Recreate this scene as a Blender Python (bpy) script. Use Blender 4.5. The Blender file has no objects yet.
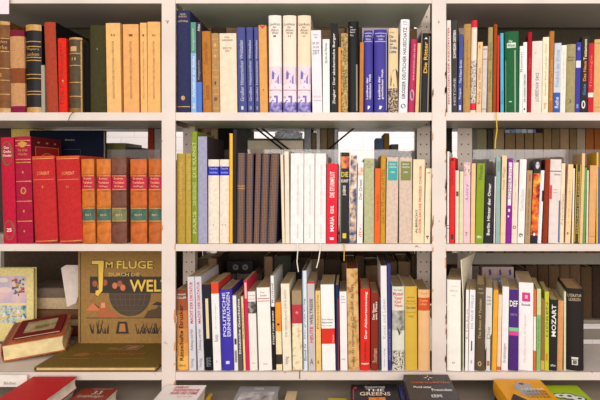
import bpy, math, random
from math import sin, cos, tan, atan, pi, radians
random.seed(7)
C = bpy.context.scene.collection
SC = bpy.context.scene

# ------------------------------------------------------------------ camera, world, lights, exposure
CAMZ, DIST, F, VX, VY = 1.5, 1.25, 500.0, 350.0, 175.0
cam = bpy.data.cameras.new('camera'); cam.sensor_width = 36; cam.lens = F / 600 * 36
cam.shift_x = (300 - VX) / 600; cam.shift_y = -(200 - VY) / 600; cam.clip_start = .02
camo = bpy.data.objects.new('camera', cam); C.objects.link(camo)
camo.location = (0, -DIST, CAMZ); camo.rotation_euler = (pi / 2, 0, 0); SC.camera = camo
w = bpy.data.worlds.new('world'); SC.world = w; w.use_nodes = True
w.node_tree.nodes['Background'].inputs[0].default_value = (1.0, .95, .93, 1)
w.node_tree.nodes['Background'].inputs[1].default_value = 0.62
def area(name, loc, target, sx, sy, power, col):
    l = bpy.data.lights.new(name, 'AREA'); l.shape = 'RECTANGLE'; l.size = sx; l.size_y = sy; l.energy = power; l.color = col
    o = bpy.data.objects.new(name, l); C.objects.link(o); o.location = loc
    import mathutils
    o.rotation_euler = (mathutils.Vector(target) - mathutils.Vector(loc)).to_track_quat('-Z', 'Y').to_euler()
    return o
area('front_daylight', (0.1, -2.5, 2.0), (0, 0, 1.2), 3.4, 1.7, 88, (1.0, .955, .91))  # unseen broad area lamp standing in for soft frontal daylight
area('rear_ceiling_light', (-.1, 1.1, 2.7), (0, 1.5, 1.4), 2.6, .5, 60, (1.0, .97, .96))
SC.view_settings.view_transform = 'Standard'; SC.view_settings.look = 'None'
SC.view_settings.gamma = 1; SC.view_settings.exposure = -0.24; SC.view_settings.use_curve_mapping = False

K = 0.92
# ------------------------------------------------------------------ helpers
def X(px, Y=0.0): return (px - VX) * (DIST + Y) / F
def Z(py, Y=0.0): return CAMZ - (py - VY) * (DIST + Y) / F
def lin(c, k=K):
    r = []
    for v in c:
        v = v / 255
        v = v / 12.92 if v <= .04045 else ((v + .055) / 1.055) ** 2.4
        r.append(min(.86, v * k))
    return (*r, 1)
_m = {}
def M(spec, kind='paper'):
    key = (spec, kind)
    if key in _m: return _m[key]
    m = bpy.data.materials.new(kind); m.use_nodes = True; nt = m.node_tree; N = nt.nodes; L = nt.links
    b = N['Principled BSDF']; tc = N.new('ShaderNodeTexCoord')
    rough, spec_l, nscale, lo, hi, bump, bs = {
        'paper': (.55, .16, 60, .93, 1.05, .05, 300), 'gloss': (.36, .12, 30, .96, 1.03, .0, 100),
        'cloth': (.85, .08, 120, .88, 1.06, .25, 900), 'leather': (.45, .18, 55, .72, 1.12, .35, 260),
        'pages': (.9, .1, 40, .85, 1.05, .2, 400), 'ink': (.5, .3, 50, .97, 1.0, 0, 100),
        'gilt': (.35, .5, 200, .7, 1.1, .1, 400), 'metal': (.45, .4, 9, .93, 1.03, .03, 80)}[kind]
    b.inputs['Roughness'].default_value = rough; b.inputs['Specular IOR Level'].default_value = spec_l
    if spec[0] == 'pic':
        cols, sc = spec[1], spec[2]
        n = N.new('ShaderNodeTexNoise'); n.inputs['Scale'].default_value = sc; n.inputs['Detail'].default_value = 5
        L.new(tc.outputs['Object'], n.inputs['Vector'])
        r = N.new('ShaderNodeValToRGB'); e = r.color_ramp.elements
        k = len(cols)
        for i, c in enumerate(cols):
            p = .34 + .32 * i / max(1, k - 1)
            if i < 2: e[i].position = p; e[i].color = lin(c)
            else: q = e.new(p); q.color = lin(c)
        if len(spec) > 3: r.color_ramp.interpolation = 'CONSTANT'
        L.new(n.outputs['Fac'], r.inputs['Fac']); L.new(r.outputs['Color'], b.inputs['Base Color'])
    elif spec[0] == 'dots':     # woven gilt dots on a ground
        v = N.new('ShaderNodeTexVoronoi'); v.inputs['Scale'].default_value = spec[3]; v.inputs['Randomness'].default_value = .15
        L.new(tc.outputs['Object'], v.inputs['Vector'])
        r = N.new('ShaderNodeValToRGB'); e = r.color_ramp.elements
        e[0].position = .28; e[0].color = lin(spec[2]); e[1].position = .45; e[1].color = lin(spec[1])
        L.new(v.outputs['Distance'], r.inputs['Fac']); L.new(r.outputs['Color'], b.inputs['Base Color'])
    else:
        col = lin(spec)
        n = N.new('ShaderNodeTexNoise'); n.inputs['Scale'].default_value = nscale; n.inputs['Detail'].default_value = 6
        L.new(tc.outputs['Object'], n.inputs['Vector'])
        r = N.new('ShaderNodeValToRGB'); e = r.color_ramp.elements
        e[0].position = .35; e[1].position = .62
        e[0].color = (*[x * lo for x in col[:3]], 1); e[1].color = (*[min(1, x * hi) for x in col[:3]], 1)
        L.new(n.outputs['Fac'], r.inputs['Fac']); last = r.outputs['Color']
        if kind == 'metal' and len(spec) == 3 and spec[0] > 200:   # chipped paint on posts
            n2 = N.new('ShaderNodeTexNoise'); n2.inputs['Scale'].default_value = 45; n2.inputs['Detail'].default_value = 3
            L.new(tc.outputs['Object'], n2.inputs['Vector'])
            r2 = N.new('ShaderNodeValToRGB'); r2.color_ramp.elements[0].position = .72; r2.color_ramp.elements[1].position = .76
            L.new(n2.outputs['Fac'], r2.inputs['Fac'])
            mx = N.new('ShaderNodeMix'); mx.data_type = 'RGBA'; L.new(r2.outputs['Color'], mx.inputs[0])
            L.new(last, mx.inputs[6]); mx.inputs[7].default_value = lin((170, 130, 105)); last = mx.outputs[2]
        L.new(last, b.inputs['Base Color'])
        if kind == 'pages':
            wv = N.new('ShaderNodeTexWave'); wv.inputs['Scale'].default_value = 260; wv.inputs['Distortion'].default_value = 1.5
            L.new(tc.outputs['Object'], wv.inputs['Vector'])
            bp = N.new('ShaderNodeBump'); bp.inputs['Strength'].default_value = .35; bp.inputs['Distance'].default_value = .0006
            L.new(wv.outputs['Fac'], bp.inputs['Height']); L.new(bp.outputs['Normal'], b.inputs['Normal'])
    if bump and kind != 'pages':
        n3 = N.new('ShaderNodeTexNoise'); n3.inputs['Scale'].default_value = bs; L.new(tc.outputs['Object'], n3.inputs['Vector'])
        bp = N.new('ShaderNodeBump'); bp.inputs['Strength'].default_value = bump; bp.inputs['Distance'].default_value = .0008
        L.new(n3.outputs['Fac'], bp.inputs['Height']); L.new(bp.outputs['Normal'], b.inputs['Normal'])
    _m[key] = m
    return m

class MB:
    def __init__(s): s.v = []; s.f = []; s.mi = []; s.mats = []
    def m(s, mat):
        if mat not in s.mats: s.mats.append(mat)
        return s.mats.index(mat)
    def face(s, idx, mat): s.f.append(tuple(idx)); s.mi.append(s.m(mat))
    def add(s, vs): n = len(s.v); s.v += vs; return n
    def box(s, x0, x1, y0, y1, z0, z1, mat, bev=0):
        if bev:
            return s.prism([(x0 + bev, y0), (x1 - bev, y0), (x1, y0 + bev), (x1, y1 - bev), (x1 - bev, y1), (x0 + bev, y1), (x0, y1 - bev), (x0, y0 + bev)], z0, z1, mat)
        n = s.add([(x, y, z) for z in (z0, z1) for y in (y0, y1) for x in (x0, x1)])
        for q in ((0, 2, 3, 1), (4, 5, 7, 6), (0, 1, 5, 4), (2, 6, 7, 3), (0, 4, 6, 2), (1, 3, 7, 5)): s.face([n + i for i in q], mat)
    def prism(s, poly, z0, z1, mat):
        k = len(poly); n = s.add([(x, y, z0) for x, y in poly] + [(x, y, z1) for x, y in poly])
        for i in range(k): j = (i + 1) % k; s.face((n + i, n + j, n + k + j, n + k + i), mat)
        s.face([n + i for i in reversed(range(k))], mat); s.face([n + k + i for i in range(k)], mat)
    def tube(s, pts, r, mat, k=8):
        import mathutils
        P = [mathutils.Vector(p) for p in pts]; rings = []
        for i, p in enumerate(P):
            d = (P[min(i + 1, len(P) - 1)] - P[max(i - 1, 0)]).normalized()
            a = d.cross(mathutils.Vector((0, 1, .01))); 
            if a.length < .01: a = d.cross(mathutils.Vector((1, 0, 0)))
            a.normalize(); c = d.cross(a)
            rings.append(s.add([tuple(p + (a * cos(t) + c * sin(t)) * r) for t in [2 * pi * q / k for q in range(k)]]))
        for a_, b_ in zip(rings, rings[1:]):
            for q in range(k): s.face((a_ + q, a_ + (q + 1) % k, b_ + (q + 1) % k, b_ + q), mat)
        s.face([rings[0] + q for q in reversed(range(k))], mat); s.face([rings[-1] + q for q in range(k)], mat)
    def build(s, name, parent=None):
        me = bpy.data.meshes.new(name); me.from_pydata(s.v, [], s.f)
        for m in s.mats: me.materials.append(m)
        me.polygons.foreach_set('material_index', s.mi); me.update()
        o = bpy.data.objects.new(name, me); C.objects.link(o)
        if parent: o.parent = parent
        return o
LABELS = []
def tag(o, label=None, cat=None, group=None, kind=None):
    if label:
        n = len(label.replace(',', ' ').split())
        if not 4 <= n <= 16: print('LABEL LENGTH', n, label)
        if not group and label in LABELS: print('LABEL REPEATED', label)
        LABELS.append(label); o['label'] = label
    if cat: o['category'] = cat
    if group: o['group'] = group
    if kind: o['kind'] = kind
    return o
def empty(name, loc, rot=(0, 0, 0)):
    o = bpy.data.objects.new(name, None); C.objects.link(o); o.location = loc; o.rotation_euler = rot; o.empty_display_size = .02
    return o
_t = {}
def text_geo(s, bold=False):
    key = (s, bold)
    if key in _t: return _t[key]
    cu = bpy.data.curves.new('t', 'FONT'); cu.body = s; cu.size = 1; cu.resolution_u = 2; cu.fill_mode = 'FRONT'
    if bold: cu.offset = .018 if bold is True else .05
    o = bpy.data.objects.new('t', cu); C.objects.link(o)
    dg = bpy.context.evaluated_depsgraph_get(); me = o.evaluated_get(dg).to_mesh()
    vs = [(v.co.x, v.co.y) for v in me.vertices]; fs = [tuple(p.vertices) for p in me.polygons]
    o.evaluated_get(dg).to_mesh_clear(); bpy.data.objects.remove(o); bpy.data.curves.remove(cu)
    if vs:
        x0 = min(v[0] for v in vs); x1 = max(v[0] for v in vs); y0 = min(v[1] for v in vs); y1 = max(v[1] for v in vs)
        vs = [((a - x0) / max(1e-6, x1 - x0), (b - y0) / max(1e-6, y1 - y0)) for a, b in vs]
    _t[key] = (vs, fs); return _t[key]
def put_text(mb, s, x0, x1, z0, z1, mat, mode, yf, bold=False):
    vs, fs = text_geo(s, bold); out = []
    for a, b in vs:
        if mode == 'h': u, v = a, b
        elif mode == 'u': u, v = 1 - b, a
        else: u, v = b, 1 - a
        x = x0 + u * (x1 - x0); z = z0 + v * (z1 - z0); out.append((x, yf(x) - .0005, z))
    n = mb.add(out)
    for f in fs: mb.face([n + i for i in f], mat)

WHITE = (250, 242, 236); CREAM = (243, 226, 200); BLACK = (28, 26, 28); GOLD = (205, 150, 60)
BASE = {1: 112.6, 2: 244, 3: 372}
ROWNAME = {1: 'top shelf', 2: 'second shelf', 3: 'third shelf'}
KINDNAME = {'p': 'paperback_book', 'g': 'paperback_book', 'h': 'hardback_book', 'j': 'hardback_book', 'l': 'leather_bound_book'}
def make_book(w, h, d, col, kind, bands, marks, texts, paper, side=None, bulge=None):
    """bands (z0,z1,spec); marks; texts, all in metres from the foot of the spine; returns (cover MB, pages MB)"""
    mk = {'p': 'paper', 'g': 'gloss', 'h': 'cloth', 'j': 'gloss', 'l': 'leather'}[kind]
    t = .0006 if kind in 'pg' else .0022
    t = min(t, w * .2)
    b = bulge if bulge is not None else {'p': .0006, 'g': .0006, 'h': .10 * w + .001, 'j': .12 * w + .0008, 'l': .26 * w}[kind]
    b = min(b, .0075)
    yf = lambda x: b * (2 * x / w) ** 2
    n = 8
    O = [(-w / 2, d)] + [(-w / 2 + w * i / n, yf(-w / 2 + w * i / n)) for i in range(n + 1)] + [(w / 2, d)]
    wi = w / 2 - t
    I = [(-wi, d)] + [(-wi + 2 * wi * i / n, yf(-wi + 2 * wi * i / n) * .9 + t) for i in range(n + 1)] + [(wi, d)]
    zs = sorted(set([0, h] + [max(0, min(h, z)) for bd in bands for z in bd[:2]]))
    mb = MB(); base = M(col, mk); sm = M(side, mk) if side else base
    rings = []
    for z in zs:
        rings.append((mb.add([(x, y, z) for x, y in O]), mb.add([(x, y, z) for x, y in I])))
    k = len(O)
    for i in range(len(zs) - 1):
        zc = (zs[i] + zs[i + 1]) / 2; bm = None
        for z0, z1, sp in bands:
            if z0 <= zc <= z1: bm = M(sp, mk if not (isinstance(sp[0], int) and sp == GOLD) else 'gilt')
        (a, ai), (c, ci) = rings[i], rings[i + 1]
        for j in range(k - 1):
            spine = 0 < j < k - 2
            mt = (bm or base) if spine else ((bm if (bm and kind != 'l' and not side) else sm))
            mb.face((a + j, a + j + 1, c + j + 1, c + j), mt)
            mb.face((ai + j, ci + j, ci + j + 1, ai + j + 1), M((215, 200, 175), 'paper'))
        for e in (0, k - 1): mb.face((a + e, c + e, ci + e, ai + e), sm)
    a, ai = rings[0]; c, ci = rings[-1]
    for j in range(k - 1):
        mb.face((a + j, ai + j, ai + j + 1, a + j + 1), base); mb.face((c + j, c + j + 1, ci + j + 1, ci + j), base)
    # raised bands of a leather spine
    for mkx in marks:
        if mkx[0] == 'r':
            _, f0, f1, z0, z1, sp = mkx; x0 = -w / 2 + f0 * w; x1 = -w / 2 + f1 * w; q = 5
            s0 = mb.add([(x0 + (x1 - x0) * i / q, yf(x0 + (x1 - x0) * i / q) - .0003, z) for z in (z0, z1) for i in range(q + 1)])
            mt = M(sp, 'gilt' if sp == GOLD else 'ink')
            for i in range(q): mb.face((s0 + i, s0 + i + 1, s0 + q + 2 + i, s0 + q + 1 + i), mt)
        elif mkx[0] == 'o':
            _, fx, zc, rx, rz, sp = mkx; xc = -w / 2 + fx * w
            s0 = mb.add([(xc + rx * cos(2 * pi * i / 16), yf(xc + rx * cos(2 * pi * i / 16)) - .0004, zc + rz * sin(2 * pi * i / 16)) for i in range(16)])
            mb.face(range(s0, s0 + 16), M(sp, 'gilt' if sp == GOLD else 'ink'))
        elif mkx[0] == 'band':   # raised cord
            _, zc, sp = mkx; q = 8; rows = []
            for dz, dy in ((-.0015, 0), (0, -.0013), (.0015, 0)):
                rows.append(mb.add([(-w / 2 + w * i / q, yf(-w / 2 + w * i / q) + dy - .0001, zc + dz) for i in range(q + 1)]))
            for r0, r1 in zip(rows, rows[1:]):
                for i in range(q): mb.face((r0 + i, r0 + i + 1, r1 + i + 1, r1 + i), M(sp, 'leather'))
        elif mkx[0] == 'poly':
            _, pts, sp = mkx
            s0 = mb.add([(-w / 2 + fx * w, yf(-w / 2 + fx * w) - .00035, z) for fx, z in pts])
            mb.face(range(s0, s0 + len(pts)), M(sp, 'ink'))
    for (s, z0, z1, tc, mode, f0, f1, bold) in texts:
        put_text(mb, s, -w / 2 + f0 * w, -w / 2 + f1 * w, z0, z1, M(tc, 'gilt' if tc == GOLD else 'ink'), mode, yf, bold)
    # page block
    pg = MB(); pt = .0035 if kind in 'hjl' else .0004
    pt = min(pt, h * .05); pi_ = wi - .0002; cv = .0 if kind in 'pg' else min(.004, w * .12)
    q = 6; dd = d - (.004 if kind in 'hjl' else .0003)
    poly = [(-pi_, dd), (-pi_, yf(pi_) * .9 + t + .0003)] + [(-pi_ + 2 * pi_ * i / q, yf(-pi_ + 2 * pi_ * i / q) * .9 + t + .0004) for i in range(1, q)] + [(pi_, yf(pi_) * .9 + t + .0003), (pi_, dd)]
    poly += [(pi_ - 2 * pi_ * i / q, dd - cv * (1 - (1 - 2 * i / q) ** 2)) for i in range(1, q)]
    pg.prism(poly, pt, h - pt, M(paper, 'pages'))
    return mb, pg

ROWS = {}
def B(x0, x1, xt, top, col, desc, kind='p', d=None, bands=(), t=(), mk=(), paper=None, side=None, bulge=None, name=None, inset=None, yaw=None, ribbon=None, loc=True):
    ROWS.setdefault((row, bay), []).append(dict(x0=x0, x1=x1, xt=xt, top=top, col=col, desc=desc, kind=kind, d=d, bands=bands, t=t, mk=mk, paper=paper,
                                               side=side, bulge=bulge, name=name, inset=inset, yaw=yaw, ribbon=ribbon, loc=loc))
def T(s, y0, y1, col=BLACK, mode='u', f0=.22, f1=.78, bold=False): return (s, y0, y1, col, mode, f0, f1, bold)
def H(s, y0, y1, col=BLACK, f0=.12, f1=.88, bold=False): return (s, y0, y1, col, 'h', f0, f1, bold)
YAW3 = 15
def side_ornament(c, w, h, d):
    def q(y0, y1, z0, z1, col, e):
        n = c.add([(w / 2 + e, y0, z0), (w / 2 + e, y1, z0), (w / 2 + e, y1, z1), (w / 2 + e, y0, z1)]); c.face((n, n + 1, n + 2, n + 3), M(col, 'ink'))
    g = (206, 140, 60); a, b = d * .14, d * .9
    q(a, b, .02, h - .025, (176, 34, 42), .0003)
    for (y0, y1, z0, z1) in ((a, b, h - .026, h - .0245), (a, b, .019, .0205), (a, a + .003, .02, h - .025), (b - .003, b, .02, h - .025)): q(y0, y1, z0, z1, g, .0006)
    for f in (.25, .52, .78): q(d * f - .005, d * f + .005, h - .016, h - .012, g, .0005)
    n = c.add([(w / 2 + .0007, d * .52 + .035 * cos(t * pi / 12), h - .062 + .022 * sin(t * pi / 12)) for t in range(24)]); c.face(range(n, n + 24), M(g, 'ink'))
    n = c.add([(w / 2 + .0010, d * .52 + .030 * cos(t * pi / 12), h - .062 + .019 * sin(t * pi / 12)) for t in range(24)]); c.face(range(n, n + 24), M((150, 34, 40), 'ink'))
def build_rows():
    for (r, bay), L in ROWS.items():
        base = BASE[r]
        for i, k in enumerate(L):
            k['h'] = base - k['top']; k['lean'] = k['xt'] - k['x0']
        def ed(k, yy):   # left/right at height yy (px)
            s = k['lean'] * yy / k['h']; return k['x0'] + s, k['x1'] + s
        for it in range(3):
            for a, b in zip(L, L[1:]):
                hh = min(a['h'], b['h'])
                for yy in (0, hh):
                    o = ed(a, yy)[1] + .25 - ed(b, yy)[0]
                    if o > 0:
                        a['x1'] -= o / 2; b['x0'] += o / 2
        for k in L:
            w = max(.0028, (k['x1'] - k['x0']) / 400); phi = radians(YAW3 if bay == 'right bay' else 0)
            if k['yaw'] is not None: phi = radians(k['yaw'])
            w *= cos(phi)
            lean = atan(k['lean'] / k['h'])
            w = max(.0026, w - .0004)
            h = k['h'] / 400 / max(.95, cos(lean)); d = k['d'] or (random.uniform(.125, .145) if k['kind'] in 'pg' else random.uniform(.14, .165))
            ins = k['inset'] if k['inset'] is not None else random.uniform(0, .003)
            zz = lambda py: (base - py) / 400
            bands = [(zz(b[1]), zz(b[0]), b[2]) for b in k['bands']]
            marks = []
            for m in k['mk']:
                if m[0] == 'r': marks.append(('r', m[1], m[2], zz(m[4]), zz(m[3]), m[5]))
                elif m[0] == 'o': marks.append(('o', m[1], zz(m[2]), m[3] / 400, m[4] / 400, m[5]))
                elif m[0] == 'g': marks += [('r', .03, .97, zz(y + .5), zz(y - .3), GOLD) for y in m[1:]]
                elif m[0] == 'l': marks += [('r', .05, .95, zz(y + .35), zz(y - .35), m[1]) for y in m[2:]]
                elif m[0] == 'band': marks += [('band', zz(y), m[1]) for y in m[2:]]
                elif m[0] == 'poly': marks.append(('poly', [(a, zz(b)) for a, b in m[1]], m[2]))
            texts = [(s[0], zz(s[2]), zz(s[1]), s[3], s[4], s[5], s[6], s[7]) for s in k['t']]
            paper = k['paper'] or random.choice([(226, 205, 170), (214, 188, 148), (232, 216, 190), (205, 178, 140)])
            cov, pg = make_book(w, h, d, k['col'], k['kind'], bands, marks, texts, paper, k['side'], k['bulge'])
            if 'medallion' in k['desc']: side_ornament(cov, w, h, d)
            xc = X((k['x0'] + k['x1']) / 2); z = Z(base, YF) + abs(sin(lean)) * w / 2 + .0006
            rt = empty(k['name'] or KINDNAME[k['kind']], (xc, ins, z), (0, lean, -phi))
            if phi: rt.rotation_mode = 'YXZ'; rt.rotation_euler = (0, lean, -phi)
            cov.build('cover', rt); pg.build('pages', rt)
            if k['ribbon']:
                pts, rc = k['ribbon']; rb = MB()
                P = [(X(a, Yv), Yv, Z(b_, Yv)) for a, b_, Yv in pts]
                P = [((p[0] - xc), p[1] - ins, p[2] - z) for p in P]
                for (p, q) in zip(P, P[1:]):
                    n = rb.add([(p[0] - .0012, p[1], p[2]), (p[0] + .0012, p[1] - .0004, p[2]), (q[0] + .0012, q[1] - .0004, q[2]), (q[0] - .0012, q[1], q[2])])
                    m_ = rb.add([(v[0], v[1] - .0006, v[2] + .0003) for v in rb.v[n:n + 4]])
                    rb.face((n, n + 1, n + 2, n + 3), M(rc, 'cloth')); rb.face((m_, m_ + 3, m_ + 2, m_ + 1), M(rc, 'cloth'))
                    for e in range(4): rb.face((n + e, m_ + e, m_ + (e + 1) % 4, n + (e + 1) % 4), M(rc, 'cloth'))
                rb_ = rb.build('ribbon_bookmark', rt)
                rb_.matrix_basis = (rt.matrix_basis.to_3x3().inverted()).to_4x4()
            tag(rt, k['desc'] + (', %s of %s' % (ROWNAME[r], bay) if k['loc'] else ''), 'book')

# ------------------------------------------------------------------ structure: floor, wall behind
mb = MB(); mb.box(-3, 3, -3.2, 1.75, -.05, 0, M((150, 135, 120), 'metal')); tag(mb.build('floor'), kind='structure')
def brick_mat():
    m = bpy.data.materials.new('painted_brick'); m.use_nodes = True; N = m.node_tree.nodes; L = m.node_tree.links
    b = N['Principled BSDF']; tc = N.new('ShaderNodeTexCoord'); mp = N.new('ShaderNodeMapping'); mp.inputs['Rotation'].default_value = (pi / 2, 0, 0)
    br = N.new('ShaderNodeTexBrick'); br.inputs['Scale'].default_value = 3.2; br.inputs['Mortar Size'].default_value = .012
    br.inputs['Color1'].default_value = lin((250, 244, 240)); br.inputs['Color2'].default_value = lin((244, 236, 232)); br.inputs['Mortar'].default_value = lin((234, 224, 220))
    L.new(tc.outputs['Object'], mp.inputs[0]); L.new(mp.outputs[0], br.inputs['Vector']); L.new(br.outputs['Color'], b.inputs['Base Color'])
    b.inputs['Roughness'].default_value = .6
    return m
mb = MB(); mb.box(-3, 3, 1.65, 1.75, 0, 3, brick_mat()); tag(mb.build('wall_back'), kind='structure')

# ------------------------------------------------------------------ the shelving
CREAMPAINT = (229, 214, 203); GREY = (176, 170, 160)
unit = empty('shelving_unit', (0, 0, 0))
tag(unit, 'cream-painted metal shelving with chipped posts holding three bays of books', 'shelving')
POST = [(-108, -95), (162, 175.5), (432, 446), (702, 716)]
BAYS = [(-95, 162), (175.5, 432), (446, 702)]
BD = .2; YF = -.006
mp_ = M(CREAMPAINT, 'metal')
for i, (a, b) in enumerate(POST):
    p = MB(); x0, x1 = X(a, YF), X(b, YF)
    p.prism([(x0, YF - .002), (x1, YF - .002), (x1, -.0012), (x1 - .002, -.0012), (x1 - .002, YF), (x0 + .002, YF), (x0 + .002, -.0012), (x0, -.0012)], 0, 2.05, mp_)
    rm = M((212, 148, 100), 'cloth')
    if i in (1, 2):        # chipped strips down the edges, of uneven length
        rr = random.Random(i)
        for q in range(46 if i == 2 else 9):
            zz_ = rr.uniform(.95, 1.78); hh = rr.uniform(.004, .03); wd = rr.uniform(.0015, .0045)
            right = rr.random() < (.85 if i == 2 else .5)
            xa = x1 - wd if right else x0
            s0 = p.add([(xa, YF - .0023, zz_), (xa + wd, YF - .0023, zz_ + hh * .2), (xa + wd, YF - .0023, zz_ + hh), (xa + wd * .3, YF - .0023, zz_ + hh * .8)])
            p.face(range(s0, s0 + 4), rm)
    p.build('front_post', unit)
# perforated rear posts
YR = BD + .004
for a, b in ((-90, -74), (183, 195), (417, 430), (457.5, 472), (690, 702)):
    p = MB(); x0, x1 = X(a, YR), X(b, YR); pm = M((226, 208, 192), 'metal')
    p.prism([(x0, YR), (x1, YR), (x1, YR + .025), (x1 - .002, YR + .025), (x1 - .002, YR + .002), (x0, YR + .002)], 0, 2.05, pm)
    hm = M((30, 26, 24), 'ink'); z = .05
    while z < 2.0:
        for fx in (.28, .74):
            xc = x0 + (x1 - x0) * fx
            s0 = p.add([(xc + .0022 * cos(t * pi / 5), YR - .0004, z + .0022 * sin(t * pi / 5)) for t in range(10)]); p.face(range(s0, s0 + 10), hm)
        z += .0285
    p.build('rear_post', unit)
SH = [(3.4, -7, BD), (112.5, 120.5, BD), (244, 251, BD), (372, 380, BD)]
for bi, (a, b) in enumerate(BAYS):
    for (y0, y1, d) in SH:
        s = MB(); x0, x1 = X(a, YF) + .0004, X(b, YF) - .0004
        zt, zb = Z(min(y0, y1), YF), Z(max(y0, y1), YF)
        if y0 == 3.4: zt = zb + .022
        # folded tray shelf: deck and lips
        s.box(x0, x1, YF, d, zt - .002, zt, mp_)
        s.box(x0, x1, YF - .0005, YF + .0015, zb, zt, mp_)
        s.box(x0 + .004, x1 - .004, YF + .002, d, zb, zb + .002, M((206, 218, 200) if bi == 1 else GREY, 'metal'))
        s.box(x0, x1, d - .002, d, zb, zt, mp_)
        s.build('shelf_board', unit)
# split seam where two middle boards of the lowest shelf meet
s = MB(); s.box(X(299.3, -.007), X(300.2, -.007), -.0072, -.0062, Z(379.8, -.013), Z(372.1, -.013), M((70, 55, 45), 'ink')); s.build('board_seam', unit)
# deep bottom ledge that carries the flat books
LZ = CAMZ - .575
s = MB(); s.box(X(-95, 0), X(702, 0), -.5, BD, LZ - .03, LZ, M((190, 172, 155), 'metal')); s.build('display_ledge', unit)
s = MB(); s.box(X(-95, 0), X(702, 0), .2, .206, LZ, Z(379.5, 0), M((150, 138, 124), 'metal')); s.build('back_panel', unit)
for x in (-.99, .85):
    s = MB(); s.box(x, x + .035, -.49, -.455, 0, LZ - .03, mp_); s.build('ledge_leg', unit)
# dark sheets added to keep the top row of the outer bays dark
for a, b in (BAYS[0], BAYS[2]):
    s = MB(); s.box(X(a, .2), X(b, .2), .2293, .2315, Z(120), 2.0, M((72, 66, 52), 'cloth')); s.build('back_panel', unit)
# cross bracing behind the middle bay
bmx = M((34, 32, 34), 'gloss')
def rod(p, q, Y):
    s = MB(); s.tube([(X(p[0], Y), Y, Z(p[1], Y)), (X(q[0], Y), Y, Z(q[1], Y))], .0026, bmx); s.build('cross_brace', unit)
rod((243, 118), (292, 157), .232); rod((249, 118), (298, 157), .236); rod((366, 118), (318, 158), .24)
# clear panels that stop books sliding through at the back
def clear_mat():
    m = bpy.data.materials.new('clear_acrylic'); m.use_nodes = True; N = m.node_tree.nodes; L = m.node_tree.links
    tr = N.new('ShaderNodeBsdfTransparent'); tr.inputs[0].default_value = (.95, .93, .92, 1)
    df = N.new('ShaderNodeBsdfDiffuse'); df.inputs[0].default_value = (.75, .7, .68, 1)
    gl = N.new('ShaderNodeBsdfGlossy'); gl.inputs['Roughness'].default_value = .05
    mx = N.new('ShaderNodeMixShader'); mx.inputs[0].default_value = .1; L.new(tr.outputs[0], mx.inputs[1]); L.new(df.outputs[0], mx.inputs[2])
    m2 = N.new('ShaderNodeMixShader'); m2.inputs[0].default_value = .05; L.new(mx.outputs[0], m2.inputs[1]); L.new(gl.outputs[0], m2.inputs[2])
    L.new(m2.outputs[0], N['Material Output'].inputs[0]); return m
cm = clear_mat()
for (a, b) in ((60, 160), (197, 415), (473, 690)):
    Y = .2015
    s = MB(); s.box(X(a, Y), X(b, Y), Y, Y + .002, Z(243.9, YF) + .0005, Z(149.5, Y), cm); s.build('clear_back_panel', unit)

# ------------------------------------------------------------------ the rear shelving unit
rear = empty('rear_shelving_unit', (0, 0, 0)); tag(rear, 'second grey metal shelving standing behind the cream one, seen through its gaps', 'shelving')
R0, R1 = .25, .42
gm = M((142, 132, 118), 'metal')
for bi, (a, b) in enumerate(BAYS):
    x0, x1 = X(a) * 1.05, X(b) * 1.05
    zs = [Z(112.5, 0), Z(243.5, 0), Z(371.5, 0)] if bi < 2 else [Z(112.5, 0), Z(253, R0), Z(320, R0)]
    for j, z in enumerate(zs):
        s = MB(); th = .012 if not (bi == 2 and j == 1) else .034
        s.box(x0 + .001, x1 - .001, R0 if bi else .232, R1, z - th, z, gm); s.build('shelf_board', rear)
DARK_SCREEN = M((84, 70, 58), 'cloth')  # for added dark backs that hide the bright wall behind the rows
for (a, b, z0, z1) in ((-95, 162, 1.66, 2.14), (175.5, 432, 1.66, 2.14), (446, 702, 1.66, 2.14), (-95, 162, 1.03, 1.315), (175.5, 432, 1.03, 1.315)):
    s = MB(); s.box(X(a) * 1.05 + .013, X(b) * 1.05 - .001, R1 + .0005, R1 + .004, z0, z1, DARK_SCREEN); s.build('back_panel', rear)
s = MB(); s.box(X(446) * 1.05 + .013, X(702) * 1.05 - .001, R0 + .02, R0 + .024, 1.0, Z(320, R0) - .034, gm); s.build('back_panel', rear)
s = MB(); s.box(X(446) * 1.05 + .013, X(702) * 1.05 - .001, R1 + .0005, R1 + .004, 1.07, Z(253, R0) - .035, DARK_SCREEN); s.build('back_panel', rear)  # added dark back again, hiding the wall behind the right bay
for xx in (X(-95) * 1.05, X(162) * 1.05 + .002, X(432) * 1.05 + .002, X(702) * 1.05):
    s = MB(); s.box(xx, xx + .012, R1 + .001, R1 + .03, 0, 1.95, gm); s.build('post', rear)

# ------------------------------------------------------------------ books, top shelf, left bay
row, bay = 1, 'left bay'
BL = (30, 27, 27)
B(-8, 9, -9, 21, (128, 78, 34), 'worn brown leather book with gilt bands at left edge', 'l', bands=[(21, 24, GOLD), (37, 51, (96, 52, 24)), (108, 112.5, GOLD)], mk=[('g', 24, 38, 51, 68, 80, 94)], t=[H('Goethes', 40, 43, GOLD), H('Werke', 45, 49, GOLD), H('3', 73, 77, GOLD, .4, .6)])
B(9.4, 24, 8, 30, (201, 148, 100), 'tan book with maroon cap and brown title patch', 'h', bands=[(30, 36, (128, 32, 56)), (68, 83, (140, 76, 44)), (106, 112.5, (140, 30, 70))])
B(24.2, 40.2, 23, 24, BL, 'black leather book with gilt cap and double gilt rules', 'l', bands=[(24, 30, GOLD), (107, 112.5, GOLD)], mk=[('g', 41, 46, 57, 60, 74, 78, 91, 94)], t=[H('Meyers', 47.5, 50.5, GOLD), H('Lexikon', 52, 55.5, GOLD)])
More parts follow.
